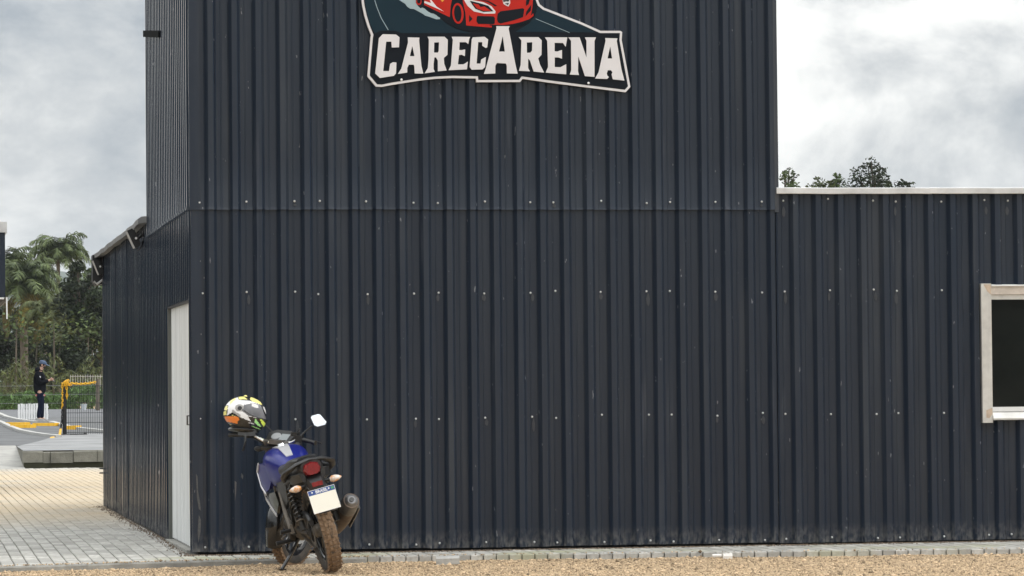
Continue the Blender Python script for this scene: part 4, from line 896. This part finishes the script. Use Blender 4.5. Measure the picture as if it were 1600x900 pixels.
kerb_line('track_kerb', [(-25, 640), (0, 648), (11, 653), (27, 657), (43, 659.5), (57, 661), (80, 661), (91, 664), (109, 669), (130, 672), (170, 676)], .15, .06)
# yellow track blocks
YEL = M('yellow_plastic', (.82, .46, .018), .45, var=(6, .15))
def yblock(x0, x1, yb, hpx, label):
    a, c = T(x0, yb), T(x1, yb); L_ = (c-a).length; sc = FPX/(a-CAM).length; h = hpx/sc
    e_ = empty('track_block', (a+c)/2, label, 'block', 'yellow blocks along the kart track')
    e_.rotation_euler = (0, 0, math.atan2(c.y-a.y, c.x-a.x)); b = MB(); b.loft([[Vector((x, y, z)) for y, z in ((-.14, -.01), (-.12, h), (.12, h), (.14, -.01))] for x in (-L_/2, -L_/2+.02, L_/2-.02, L_/2)]); b.build('body', YEL, e_, smooth=0)
    k = max(2, int(L_/.25))
    for i in range(k):
        MB().box((-L_/2+L_*(i+.5)/k, -.133, h*.5), (.02, .012, h*.7)).build('rib', YEL, e_, smooth=0)
yblock(13, 43, 664, 4.2, 'long yellow block behind another on the kart track left of the person')
yblock(20, 52, 668.5, 5.2, 'long yellow block against the pale track kerb left of the person')
yblock(55, 89, 665.5, 4.6, 'long yellow block at the feet of the standing person')
yblock(108, 123, 671, 6, 'short yellow block behind the wire mesh fence')
# white slatted barrier
PLA = M('white_plastic', (.80, .81, .82), .5, var=(4, .08))
a, c = T(28, 655.5), T(76, 658.5); dist = (a-CAM).length; c = CAM+(c-CAM).normalized()*dist; c.z = tz(c.y)
bar = empty('slatted_barrier', a, 'low white slatted plastic barrier on the track behind the person', 'barrier')
bar.rotation_euler = (0, 0, math.atan2(c.y-a.y, c.x-a.x)); L_ = (c-a).length; hh_ = 24/(FPX/dist)
me_s = None
for i in range(12):
    x = L_*(i+.4)/12
    if me_s is None:
        b = MB(); b.loft([[Vector((xx, y, z)) for xx, y in ((-.032, -.03), (-.02, -.045), (.02, -.045), (.032, -.03), (.032, .02), (-.032, .02))] for z in (-.02, hh_-.02, hh_)]); o = b.build('slat', PLA, bar, smooth=30); me_s = o.data
    else: o = link('slat', me_s, bar)
    o.location = (x, 0, random.uniform(-.01, .01)); o.rotation_euler = (0, random.uniform(-.02, .02), 0)
MB().span((0, .022, .08), (L_, .035, .16)).build('rail', M('grey_rail', (.45, .46, .47), .5), bar, smooth=0); MB().span((0, .022, .34), (L_, .035, .40)).build('rail', bpy.data.materials['grey_rail'], bar, smooth=0)
# ================================================================== PERSON
def skin_obj(name, J, Ed, mat, parent, sub=2, root=0):
    me = bpy.data.meshes.new(name); me.from_pydata([j[0] for j in J], Ed, []); o = bpy.data.objects.new(name, me); COL.objects.link(o)
    md = o.modifiers.new('skin', 'SKIN'); md.use_smooth_shade = True; sm = o.modifiers.new('sub', 'SUBSURF'); sm.levels = sm.render_levels = sub
    for d, j in zip(me.skin_vertices[0].data, J):
        r = j[1]; d.radius = (r, r) if isinstance(r, (int, float)) else r; d.use_root = False
    me.skin_vertices[0].data[root].use_root = True
    dg = bpy.context.evaluated_depsgraph_get(); m2 = bpy.data.meshes.new_from_object(o.evaluated_get(dg)); bpy.data.objects.remove(o); m2.materials.clear(); m2.materials.append(mat); m2.name = name; m2.shade_smooth()
    return link(name, m2, parent)
SKIN = M('skin', (.50, .30, .22), .55); HOOD = M('black_hoodie', (.005, .006, .009), .9, bump=(25, .4), spec=.1); JEAN = M('navy_jeans', (.007, .011, .028), .9, var=(20, .3), spec=.1); CAPM = M('blue_cap', (.055, .085, .15), .8); SHOE = M('grey_shoes', (.28, .27, .26), .7); BEAR = M('dark_beard', (.02, .014, .010), .9)
pp = T(63, 658.5); per = empty('person', pp, 'person in black hoodie and blue cap looking down at a phone', 'person'); per.rotation_euler = (0, 0, -TH)
J = [((0, 0, .95), .09), ((-.02, 0, 1.15), .09), ((-.03, 0, 1.38), .10), ((.02, 0, 1.49), .055), ((.055, 0, 1.56), .065), ((.085, 0, 1.645), (.098, .080)), ((.10, 0, 1.72), .06), ((.175, 0, 1.615), .016)]
Ed = [(0, 1), (1, 2), (2, 3), (3, 4), (4, 5), (5, 6), (5, 7)]
for s_ in (-1, 1):
    k = len(J); J += [((-.03, .17*s_, 1.40), .065), ((.01, .235*s_, 1.13), .05), ((.26, .085*s_, 1.19), .030), ((.305, .055*s_, 1.21), (.022, .034))]; Ed += [(2, k), (k, k+1), (k+1, k+2), (k+2, k+3)]
    k = len(J); J += [((.0, .09*s_, .86), .09), ((.03, .10*s_, .50), .060), ((-.01+.03*s_, .10*s_, .10), .042), ((.10+.03*s_, .11*s_, .045), .035)]; Ed += [(0, k), (k, k+1), (k+1, k+2), (k+2, k+3)]
body = skin_obj('body', J, Ed, SKIN, per)
# fingers curled round the phone
for s_ in (-1, 1):
    b = MB()
    for q, (dz, L_) in enumerate(((.026, .9), (.009, 1.), (-.009, .95), (-.026, .75))):
        p = Vector((.325, .055*s_, 1.215+dz)); b.tube([p, p+Vector((.035*L_, .012*s_, .004)), p+Vector((.055*L_, -.008*s_, .004)), p+Vector((.052*L_, -.030*s_, .0))], [.0095, .009, .008, .006], 6)
    b.tube([Vector((.30, .05*s_, 1.24)), Vector((.325, .03*s_, 1.262)), Vector((.35, .012*s_, 1.268))], [.011, .010, .007], 6); b.build('fingers', SKIN, body)
MB().ball((.158, .028, 1.655), .011, 8, 6).build('eye', BEAR, body); MB().ball((.158, -.028, 1.655), .011, 8, 6).build('eye', BEAR, body)
for s_ in (-1, 1): MB().ball((.07, .082*s_, 1.635), (.022, .010, .032), 8, 6).build('ear', SKIN, body)
MB().tube([(.150, -.022, 1.588), (.157, 0, 1.586), (.150, .022, 1.588)], .006, 6).build('mouth', M('lips', (.35, .14, .11), .6), body)
MB().ball((.118, 0, 1.578), (.052, .062, .045), 12, 8).build('beard', BEAR, body); MB().ball((.06, 0, 1.65), (.092, .086, .08), 14, 10).build('hair', BEAR, body)
J = [((.0, 0, .775), (.155, .18)), ((-.01, 0, .95), (.175, .20)), ((-.015, 0, 1.15), (.175, .205)), ((-.03, 0, 1.36), (.15, .19)), ((-.01, 0, 1.47), .115), ((.01, 0, 1.525), .095)]; Ed = [(0, 1), (1, 2), (2, 3), (3, 4), (4, 5)]
for s_ in (-1, 1):
    k = len(J); J += [((-.03, .19*s_, 1.38), .085), ((.01, .25*s_, 1.12), .075), ((.13, .17*s_, 1.15), .062), ((.255, .09*s_, 1.19), .045)]; Ed += [(3, k), (k, k+1), (k+1, k+2), (k+2, k+3)]
jk = skin_obj('hoodie', J, Ed, HOOD, per)
b = MB(); b.ball((-.065, 0, 1.50), (.095, .13, .085), 14, 10); b.build('hood', HOOD, jk)
MB().ball((.03, -.262, 1.29), (.03, .01, .032), 10, 8).build('sleeve_badge', M('badge', (.5, .5, .52), .7), jk)
b = MB(); b.lathe([(.12, .735), (.142, .735), (.145, .785), (.12, .785)], (0, 0, 0), 'z', 24, close=True); b.build('shirt_hem', M('plaid_shirt', (.42, .30, .30), .8, var=(16, .2), col2=(.5, .05, .05), thr=(.45, .5)), per)
J = [((0, 0, .90), (.13, .15)), ((0, 0, .82), (.12, .14))]; Ed = [(0, 1)]
for s_ in (-1, 1):
    k = len(J); J += [((.01, .085*s_, .72), .105), ((.03, .10*s_, .48), .082), ((.0+.03*s_, .10*s_, .20), .070), ((.0+.03*s_, .10*s_, .08), .068)]; Ed += [(1, k), (k, k+1), (k+1, k+2), (k+2, k+3)]
skin_obj('jeans', J, Ed, JEAN, per)
for s_ in (-1, 1):
    x0 = .03*s_; MB().loft([[Vector((x0+x, .105*s_+y, z)) for y, z in ((-w, 0), (w, 0), (w, h*.6), (w*.6, h), (-w*.6, h), (-w, h*.6))] for x, w, h in ((-.10, .03, .07), (-.07, .042, .10), (.02, .046, .10), (.10, .048, .07), (.16, .040, .05), (.185, .02, .03))]).build('shoe', SHOE, per, smooth=50)
cp = MB().loft([[Vector((.085+rx*math.cos(t)+ox, ry*math.sin(t), z+.18*(0-(rx*math.cos(t)))*.8)) for t in [2*math.pi*i/18 for i in range(18)]] for z, rx, ry, ox in ((1.672, .112, .095, 0), (1.705, .113, .096, 0), (1.745, .098, .085, -.004), (1.772, .062, .055, -.006), (1.782, .015, .014, -.006))]).build('cap', CAPM, per, smooth=60)
b = MB(); b.loft([[Vector((.165+x, y, z)) for y, z in ((-w, 1.668-x*.45-w*.1), (0, 1.676-x*.42), (w, 1.668-x*.45-w*.1), (w, 1.662-x*.45-w*.1), (0, 1.670-x*.42), (-w, 1.662-x*.45-w*.1))] for x, w in ((-.02, .085), (.05, .080), (.095, .055), (.11, .02))]); b.build('cap_peak', CAPM, cp, smooth=60)
pw = Matrix.Translation(pp) @ Matrix.Rotation(-TH, 4, 'Z')
ph = empty('phone', pw @ Vector((.36, 0, 1.225)), 'dark phone held in both hands of the standing person', 'phone'); ph.rotation_euler = (0, R(-35), -TH)
MB().box((0, 0, 0), (.008, .072, .15)).build('phone_body', BG, ph, smooth=0); MB().box((-.0046, 0, 0), (.001, .066, .14)).build('screen', M('phone_screen', (.05, .06, .07), .1), ph, smooth=0)
# post with chain
pb = T(101, 680); sc = FPX/((pb-CAM).dot(FWD))
def up(px, py, d0=pb): return at_d(px, py, (d0-CAM).dot(FWD))
post = empty('chain_post', pb, 'black post on a foot plate with yellow chain wrapped round its top', 'post')
MB().tube([(0, 0, 0), (0, 0, 1.16)], .045, 10).build('post', BP, post); MB().lathe([(0, .03), (.10, .03), (.14, 0), (0, 0)], (0, 0, 0), 'z', 20).build('foot_plate', BP, post)
MB().span((0.05, -.03, .0), (.46, .03, .03)).build('foot_bar', BP, post, smooth=0); MB().lathe([(0, .06), (.03, .06), (.05, .0)], (.46, 0, 0), 'z', 10).build('foot_knob', BP, post)
def chain(pts, mats, label, link_r=.034, th=.011, name='chain'):
    P = [Vector(p) for p in pts]; D = [0]
    for i in range(1, len(P)): D.append(D[-1]+(P[i]-P[i-1]).length)
    e_ = empty(name, P[0], label, 'chain'); n = int(D[-1]/(link_r*1.5))
    def pos(s):
        for i in range(1, len(P)):
            if s <= D[i]: return P[i-1].lerp(P[i], (s-D[i-1])/max(1e-6, D[i]-D[i-1]))
        return P[-1]
    ms = {}
    for k in range(n):
        s = D[-1]*(k+.5)/n; p = pos(s); t = (pos(min(s+.03, D[-1]))-pos(max(s-.03, 0))).normalized(); mi = mats(s)
        if mi not in ms:
            b = MB(); b.tube([(link_r*1.1*math.cos(q), link_r*.62*math.sin(q), 0) for q in [2*math.pi*i/12 for i in range(12)]], th, 6, close=True); o = b.build('link', mi, e_); ms[mi] = o.data
        else: o = link('link', ms[mi], e_)
        o.location = p-P[0]; o.rotation_euler = (t.to_track_quat('X', 'Z') @ Euler((math.pi/2*(k % 2)+.3, 0, 0)).to_quaternion()).to_euler()
chain([up(100, 599), up(104, 600.5), up(112, 599), up(125, 600), up(138, 599), up(149, 597)], lambda t: YEL, 'yellow plastic chain strung along the top of the wire fence')
chain([up(97, 599), up(98, 610), up(98, 625), up(97.5, 638), up(97, 655), up(95, 668), T(93, 681.5), T(87, 683.5), T(79, 685)], lambda t: YEL if t < .57 or t > 1.22 else BP, 'yellow and black chain hanging down the post to the concrete')
chain([up(103, 601), up(104.5, 610), up(104.5, 623)], lambda t: YEL, 'short yellow chain end dangling beside the post')
b = MB(); tp = up(101.5, 600)
cw = empty('chain_wrap', tp, 'bunched yellow chain coiled on top of the black post', 'chain')
for k in range(9):
    b = MB(); a_ = k*.7; b.tube([(.05*math.cos(q)*1.3, .035*math.sin(q), .012*math.sin(2*q)) for q in [2*math.pi*i/12 for i in range(12)]], .012, 6, close=True)
    o = b.build('link', YEL, cw); o.rotation_euler = (a_*.4, a_*.3, a_); o.location = (.05*math.cos(a_)+.03, .04*math.sin(a_), .008*k-.03)
# wire mesh fence panel from the post to behind the building
WIRE = M('dark_wire', (.03, .032, .035), .5, .4)
fe = empty('wire_fence', pb, 'dark welded wire mesh fence panel behind the chain post', 'fence')
dirp = (T(165, 680)-pb); dirp.z = 0; dirp.normalize(); NL = 2.6
for k in range(22):
    s = .05+k*.052*2.2/2.0
    if s > NL: break
    b = MB(); o = link('upright_wire', bpy.data.meshes.get('upright_wire') or MB().tube([(0, 0, .02), (0, 0, 1.12)], .0045, 5).build('upright_wire', WIRE, fe).data, fe) if k else MB().tube([(0, 0, .02), (0, 0, 1.12)], .0045, 5).build('upright_wire', WIRE, fe)
    o.location = dirp*s
for z in (.06, .28, .5, .72, .94, 1.1):
    MB().tube([dirp*.03+Vector((0, 0, z)), dirp*NL+Vector((0, 0, z))], .006, 5).build('cross_wire', WIRE, fe)
# small bucket by the hedge, wooden fence posts, bar fence
bk = T(131, 641); e_ = empty('bucket', bk, 'small white bucket standing at the foot of the hedge', 'bucket')
MB().lathe([(0, 0), (.10, 0), (.13, .24), (.138, .255), (.125, .255), (.09, .02)], (0, 0, 0), 'z', 16).build('pail', M('bucket_white', (.6, .65, .68), .5), e_); MB().tube([(-.13, 0, .24), (-.08, 0, .32), (.08, 0, .32), (.13, 0, .24)], .01, 5).build('handle', WIRE, e_)
WOOD = M('weathered_wood', (.17, .145, .115), .9, var=(8, .45), scl=(1, 1, .2))
wp = empty('fence_line', T(120, 641.5), 'weathered wooden fence posts with strained wires before the hedge', 'fence')
o0 = wp.location
for x, hgt in ((-45, 1.15), (153, 1.25), (230, 1.2)):
    p = T(x, 641.5)-o0; MB().tube([p, p+Vector((0, 0, hgt))], [.085, .075], 8).build('fence_post', WOOD, wp)
for z in (.28, .62, .98): MB().tube([T(-45, 641.5)-o0+Vector((0, 0, z)), T(230, 641.5)-o0+Vector((0, 0, z+.03))], .010, 4).build('strand', M('fence_wire', (.25, .26, .26), .5, .3) if z < .3 else bpy.data.materials['fence_wire'], wp)
bf = empty('bar_fence', at_d(112, 641, 158), 'thin grey upright-bar fence among the tree trunks', 'fence'); bo = bf.location
for k in range(18):
    x = 110+k*3.9; p = at_d(x, 641, 158)-bo; q = at_d(x, 585.5, 158)-bo; MB().tube([p, q], .012, 4).build('bar', TRIM, bf)
for y in (588, 634): MB().tube([at_d(110, y, 158)-bo, at_d(178, y, 158)-bo], .014, 4).build('rail', TRIM, bf)
# kiosk whose fascia enters the frame
kx, kv = -.90, 18.87
ks = empty('kiosk', (kx-2, kv+1.5, 0), 'dark kiosk with a deep fascia and pale metal cap at the picture edge', 'kiosk')
ko = ks.location
def KB(n, a, c, m, sm=0): b = MB(); b.span([x-y for x, y in zip(a, ko)], [x-y for x, y in zip(c, ko)]); return b.build(n, m, ks, smooth=sm)
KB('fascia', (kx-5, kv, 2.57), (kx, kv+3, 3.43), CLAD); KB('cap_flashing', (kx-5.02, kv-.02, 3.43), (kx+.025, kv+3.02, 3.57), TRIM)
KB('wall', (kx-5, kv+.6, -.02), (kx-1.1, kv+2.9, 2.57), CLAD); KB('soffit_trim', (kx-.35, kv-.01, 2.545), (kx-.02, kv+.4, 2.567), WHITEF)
b = MB(); b.tube([Vector((kx-.03, kv+.1, 2.54))-ko, Vector((kx-.9, kv+.1, 1.7))-ko], .05, 8); b.build('brace', STEEL, ks); b = MB(); b.tube([Vector((kx+.03-.015, kv-.03, 2.57))-ko, Vector((kx+.018, kv-.03, 2.28))-ko], .010, 5); b.build('pull_cord', WHITEF, ks)
# ================================================================== TREES
def leafmat(name, c1, c2): return M(name, c1, .6, var=(1.3, .4), col2=c2, rnd=.45, spec=.25)
LF1 = leafmat('leaf_mid', (.075, .11, .032), (.036, .056, .016)); LF2 = leafmat('leaf_dark', (.026, .040, .015), (.012, .019, .008)); LFP = leafmat('palm_leaf', (.105, .138, .05), (.05, .072, .026)); LFY = leafmat('palm_leaf_yellow', (.22, .18, .04), (.11, .11, .03)); LFO = leafmat('leaf_olive', (.095, .115, .04), (.042, .055, .018))
BARK = M('bark', (.105, .085, .065), .95, var=(7, .5), bump=(12, .8), scl=(1, 1, .3)); BARKL = M('pale_bark', (.125, .108, .085), .95, var=(6, .5), scl=(1, 1, .3))
def leaf_quads(C, size, flat=.5, asp=.5):
    n = len(C); d = rng.normal(size=(n, 3)); d[:, 2] *= flat; d /= np.linalg.norm(d, axis=1)[:, None]; e_ = rng.normal(size=(n, 3)); e_ -= (e_*d).sum(1)[:, None]*d; e_ /= np.linalg.norm(e_, axis=1)[:, None]
    s = size*rng.uniform(.6, 1.3, n)[:, None]
    return np.stack([C-d*s, C+e_*s*asp, C+d*s, C-e_*s*asp], 1)
def leaves(name, C, size, mat, parent=None, flat=.6, asp=.5):
    Q = leaf_quads(C, size, flat, asp); n = len(C); return np_mesh(name, Q.reshape(-1, 3), np.arange(n*4).reshape(-1, 4), mat, attr=rng.random(n), parent=parent)
def broadleaf(name, base, H, Wd, mat, label, group=None, n=2600, size=.16, cb=.35, seed=1, bark=BARK, cat='tree', tip=False):
    rg = random.Random(seed); t = empty(name, base, label, cat, group); b = MB()
    top = Vector((rg.uniform(-.3, .3), rg.uniform(-.3, .3), H*.93)); b.tube([(0, 0, -.3), (rg.uniform(-.1, .1), 0, H*.3), top*.6, top], [H*.022, H*.018, H*.012, H*.003], 8)
    blobs = []
    for k in range(int(9+H)):
        z = H*(cb+(1-cb)*((k+.5)/(9+H))**.9); a_ = k*2.4+rg.uniform(-.4, .4)
        fr_ = (z/H-cb)/(1-cb); rad = Wd/2*(math.sin(math.pi*min(1, .18+.78*fr_))**.7)*(1-.45*fr_ if tip else 1)
        rr = rad*rg.uniform(.35, .95); p = Vector((rr*math.cos(a_), rr*math.sin(a_), z)); b.tube([top*(z/H*.75), p*.5+top*(z/H*.42), p], [H*.008, H*.005, H*.002], 5)
        blobs.append((p, rad*rg.uniform(.30, .55)+.12))
    blobs.append((Vector((top.x, top.y, H*.95)), Wd*.10))
    b.build('trunk', bark, t)
    C = []
    wts = np.array([q[1]**2 for q in blobs]); wts /= wts.sum(); idx = rng.choice(len(blobs), n, p=wts)
    for i in idx:
        p, r = blobs[i]; d = rng.normal(size=3); d /= np.linalg.norm(d); C.append(np.array(p)+d*r*rng.random()**.45*np.array((1, 1, .8)))
    leaves('crown', np.array(C), size, mat, t); return t
def palm(base, H, fl, nf, label, seed, mat=LFP, droop=1., lean=(0, 0), tr=.14, dead=0, up0=0.):
    rg = random.Random(seed); t = empty('palm_tree', base, label, 'palm'); b = MB(); top = Vector((lean[0], lean[1], H))
    b.tube([Vector((0, 0, -.3)), top*.33+Vector((0, 0, 0)), top*.7, top], [tr*1.15, tr, tr*.95, tr*.8], 10); b.build('trunk', BARKL, t)
    for grp, (cnt, m_, nm) in enumerate(((nf, mat, 'crown'), (dead, LFY, 'yellowed_fronds'))):
        if not cnt: continue
        V = []; A = []; sb = MB()
        for k in range(cnt):
            az = k*2.39996+rg.uniform(-.2, .2); el = (R(84)-R(72)*(k/cnt)+up0) if grp == 0 else R(-20-15*rg.random()); L_ = fl*rg.uniform(.85, 1.1); pts = []; p = top.copy(); e0 = el
            ns = 14
            for s in range(ns+1):
                pts.append(p.copy()); q = Vector((math.cos(az)*math.cos(e0), math.sin(az)*math.cos(e0), math.sin(e0))); p = p+q*L_/ns; e0 = max(R(-88), e0-R(13)*droop*(s/ns+.25))
            sb.tube(pts, [.028*(1-.9*i/ns) for i in range(ns+1)], 4)
            tw = rg.uniform(-.4, .4)
            for s in range(1, ns*4):
                f_ = s/(ns*4); i = int(f_*ns); p = pts[i].lerp(pts[min(i+1, ns)], f_*ns-i); tg = (pts[min(i+1, ns)]-pts[i]).normalized(); sd = Vector((-math.sin(az), math.cos(az), 0)); sd = Matrix.Rotation(tw, 3, tg) @ sd
                ll = fl*.29*(math.sin(math.pi*min(1, .12+.86*f_))**.6)
                for sg in (-1, 1):
                    d1 = (sd*sg*rg.uniform(.7, 1.1)+tg*.6+Vector((0, 0, rg.uniform(-1.1, .15)))).normalized(); d2 = (d1+Vector((0, 0, -.8*rg.uniform(.5, 1.3)))).normalized(); w = tg*(.022*fl/2)
                    a_ = p; c_ = p+d1*ll*.55; e_ = c_+d2*ll*.5; V += [a_-w, a_+w, c_+w*.9, c_-w*.9, c_-w*.9, c_+w*.9, e_+w*.15, e_-w*.15]; rn = rg.random(); A += [rn, rn]
        V = np.array([tuple(q) for q in V]); o = np_mesh(nm, V, np.arange(len(V)).reshape(-1, 4), m_, attr=A, parent=t); sb.build('frond_stems', LFO, o)
    return t
def fz(x, y, Z): p = at_d(x, y, Z); return Vector((p.x, p.y, tz(p.y)))
def htop(x, y, Z): return at_d(x, y, Z).z-tz(at_d(x, y, Z).y)
b0 = fz(38, 620, 200); palm(b0, htop(38, 452, 200), 3.1, 34, 'feathery palm with a ringed trunk and full drooping crown beside the kiosk', 3, droop=.95, tr=.24, dead=5)
b0 = fz(92, 620, 225); palm(b0, htop(96, 404, 225), 2.8, 28, 'taller palm whose arching crown rises above all the other trees', 8, droop=1.05, tr=.15)
b0 = fz(72, 620, 196); palm(b0, htop(76, 492, 196), 1.9, 18, 'short palm with yellowed hanging fronds between the trees', 12, mat=LFO, droop=1.25, tr=.13, dead=16)
b0 = fz(9, 620, 212); palm(b0, htop(10, 428, 212), 2.7, 26, 'palm crown showing right beside the kiosk cap', 21, droop=.9, tr=.15)
broadleaf('broadleaf_tree', fz(128, 620, 190), htop(130, 405, 190), 3.6, LF2, 'dark dense broadleaf tree by the rear corner of the building', n=6500, size=.15, cb=.22, seed=4)
broadleaf('broadleaf_tree', fz(158, 620, 205), htop(155, 400, 205), 3.8, LF1, 'lighter green tree rising behind the gutter end of the building', n=5200, size=.15, cb=.3, seed=6)
broadleaf('broadleaf_tree', fz(70, 620, 215), htop(70, 450, 215), 4.6, LFO, 'olive tree filling the gap between the palm trunks', n=5200, size=.15, cb=.25, seed=9)
broadleaf('broadleaf_tree', fz(15, 620, 206), htop(14, 480, 206), 4.2, LF2, 'dark low tree under the palm beside the kiosk', n=5000, size=.15, cb=.2, seed=14)
broadleaf('broadleaf_tree', fz(100, 625, 186), htop(104, 515, 186), 3.0, LF2, 'low dark tree behind the person and the wire fence', n=4200, size=.13, cb=.15, seed=17)
SAPL = ['right of the kiosk palm trunk', 'rising above the standing person', 'between the person and the chain post', 'leaning over the coiled chain', 'behind the middle of the wire fence', 'nearest the wooden fence post', 'left of the person\'s cap']
# slim pale trunks of the wood edge
for i, (x, tx, y) in enumerate(((24, 26, 500), (82, 84, 505), (90, 95, 520), (112, 108, 530), (133, 138, 510), (147, 144, 525), (56, 58, 530))):
    p = fz(x, 628, 182+i*1.5); q = at_d(tx, y, 182+i*1.5)-p; e_ = empty('sapling', p, 'slim pale sapling '+SAPL[i], 'sapling', 'slim saplings at the wood edge')
    MB().tube([(0, 0, -.2), q*.5+Vector((.06*math.sin(i*2), 0, 0)), q], [.07, .055, .03], 6).build('trunk', BARKL, e_)
    C = np.array(q)*.95+rng.normal(size=(160, 3))*np.array((.45, .4, .5)); leaves('crown', C, .13, LFO if i % 2 else LF1, e_)
# bamboo-like undergrowth, hedge, far wood
n = 9000; C = np.stack([rng.uniform(-10, 9.0, n), rng.uniform(150, 166, n), np.zeros(n)], 1); C[:, 2] = 1.0+rng.random(n)**1.3*2.6*(1-.35*np.abs(np.sin(C[:, 0]*1.7)))
o = leaves('undergrowth', C, .19, LFO, flat=1.6, asp=.22); tag(o, 'tangled pale green undergrowth under the trees', 'undergrowth', kind='stuff')
n = 26000; C = np.stack([rng.uniform(-16, 9.5, n), rng.uniform(115.6, 121, n), np.zeros(n)], 1); C[:, 2] = .74+rng.random(n)**.8*(.82+.3*np.sin(C[:, 0]*2.1)*np.sin(C[:, 0]*.7+1))
HEDG = leafmat('hedge_leaf', (.085, .155, .04), (.045, .085, .024)); o = leaves('hedge', C, .12, HEDG, flat=1.4, asp=.3); tag(o, 'low green bank of grass and weeds behind the yard', 'hedge', kind='stuff')
n = 30000; C = np.stack([rng.uniform(-75, 16, n), rng.uniform(226, 240, n), np.zeros(n)], 1); hgt = 7.2+1.6*np.sin(C[:, 0]*.43)+1.2*np.sin(C[:, 0]*1.31+2)-1.0*(C[:, 0] > 3); C[:, 2] = .6+rng.random(n)**.85*hgt
n2 = 26000; C2 = np.stack([rng.uniform(-46, -34, n2), rng.uniform(-60, 170, n2), np.zeros(n2)], 1); C2[:, 2] = -.1+rng.random(n2)**.8*(10+2*np.sin(C2[:, 1]*.37)+1.5*np.sin(C2[:, 1]*.9))  # unseen tree belt at left, added to darken what the rib flanks reflect
C = np.concatenate([C, C2]); SZ = np.concatenate([np.full(n, .36), np.full(n2, .55)])[:, None]
o = leaves('far_wood', C, SZ, LF2, flat=.8, asp=.6); tag(o, 'dark mass of woodland closing the view behind the palms, with an added unseen belt at left', 'wood', kind='stuff')
# trees behind the wing roof
RT_ = [(1237, 256, 2.6, LF1, 'slender loose tree top beside the tower over the wing roof', True, 31), (1288, 276, 3.2, LFO, 'low rounded olive tree top over the wing roof', False, 33), (1312, 266, 2.2, LF1, 'sparse twiggy tree top next to the low rounded one', True, 35), (1366, 246, 3.4, LF2, 'tallest dense dark tree top over the wing roof', False, 37), (1415, 281, 3.0, LF2, 'lowest flat dark tree top just clearing the wing roof', False, 39), (1391, 280, 1.8, LF1, 'bare thin tree top beside the tallest dark one', True, 41)]
for x, y, wd, m_, lab, tip, sd in RT_:
    Z = 170+sd % 7; p = at_d(x, 600, Z); p.z = tz(p.y); broadleaf('broadleaf_tree', p, at_d(x, y, Z).z-p.z, wd, m_, lab, n=4600 if not tip else 2400, size=.105, cb=.55, seed=sd, tip=tip)
# far hill
V = []; nx, ny = 90, 16
for j in range(ny):
    for i in range(nx):
        u = -900+i*29; v = 3500+j*55; t = math.sin(math.pi*j/(ny-1)); z = 1+t*(140+26*pnoise((u*.004, 0, 5))+12*pnoise((u*.02, j*.5, 2))+8*pnoise((u*.07, j*.9, 8))); V.append((u, v, z))
F = [(j*nx+i, j*nx+i+1, (j+1)*nx+i+1, (j+1)*nx+i) for j in range(ny-1) for i in range(nx-1)]
hl = np_mesh('hill', np.array(V), np.array(F), M('hill_forest', (.05, .07, .035), .9, var=(.06, .5)), smooth=True); tag(hl, kind='structure')

# ================================================================== AIR
hz = MB(); hz.span((-1800, -560, -1.2), (1800, 4700, 210)); hb_ = hz.build('haze', DARK, None, smooth=0, fix=True); tag(hb_, 'thin pale haze hanging in the air', 'haze', kind='stuff')
hm = bpy.data.materials.new('haze'); hm.use_nodes = True; hm.node_tree.nodes.clear(); vo = hm.node_tree.nodes.new('ShaderNodeVolumePrincipled'); vo.inputs['Density'].default_value = .00011; vo.inputs['Color'].default_value = (.80, .88, .97, 1)
mo_ = hm.node_tree.nodes.new('ShaderNodeOutputMaterial'); hm.node_tree.links.new(vo.outputs[0], mo_.inputs['Volume']); hb_.data.materials.clear(); hb_.data.materials.append(hm)
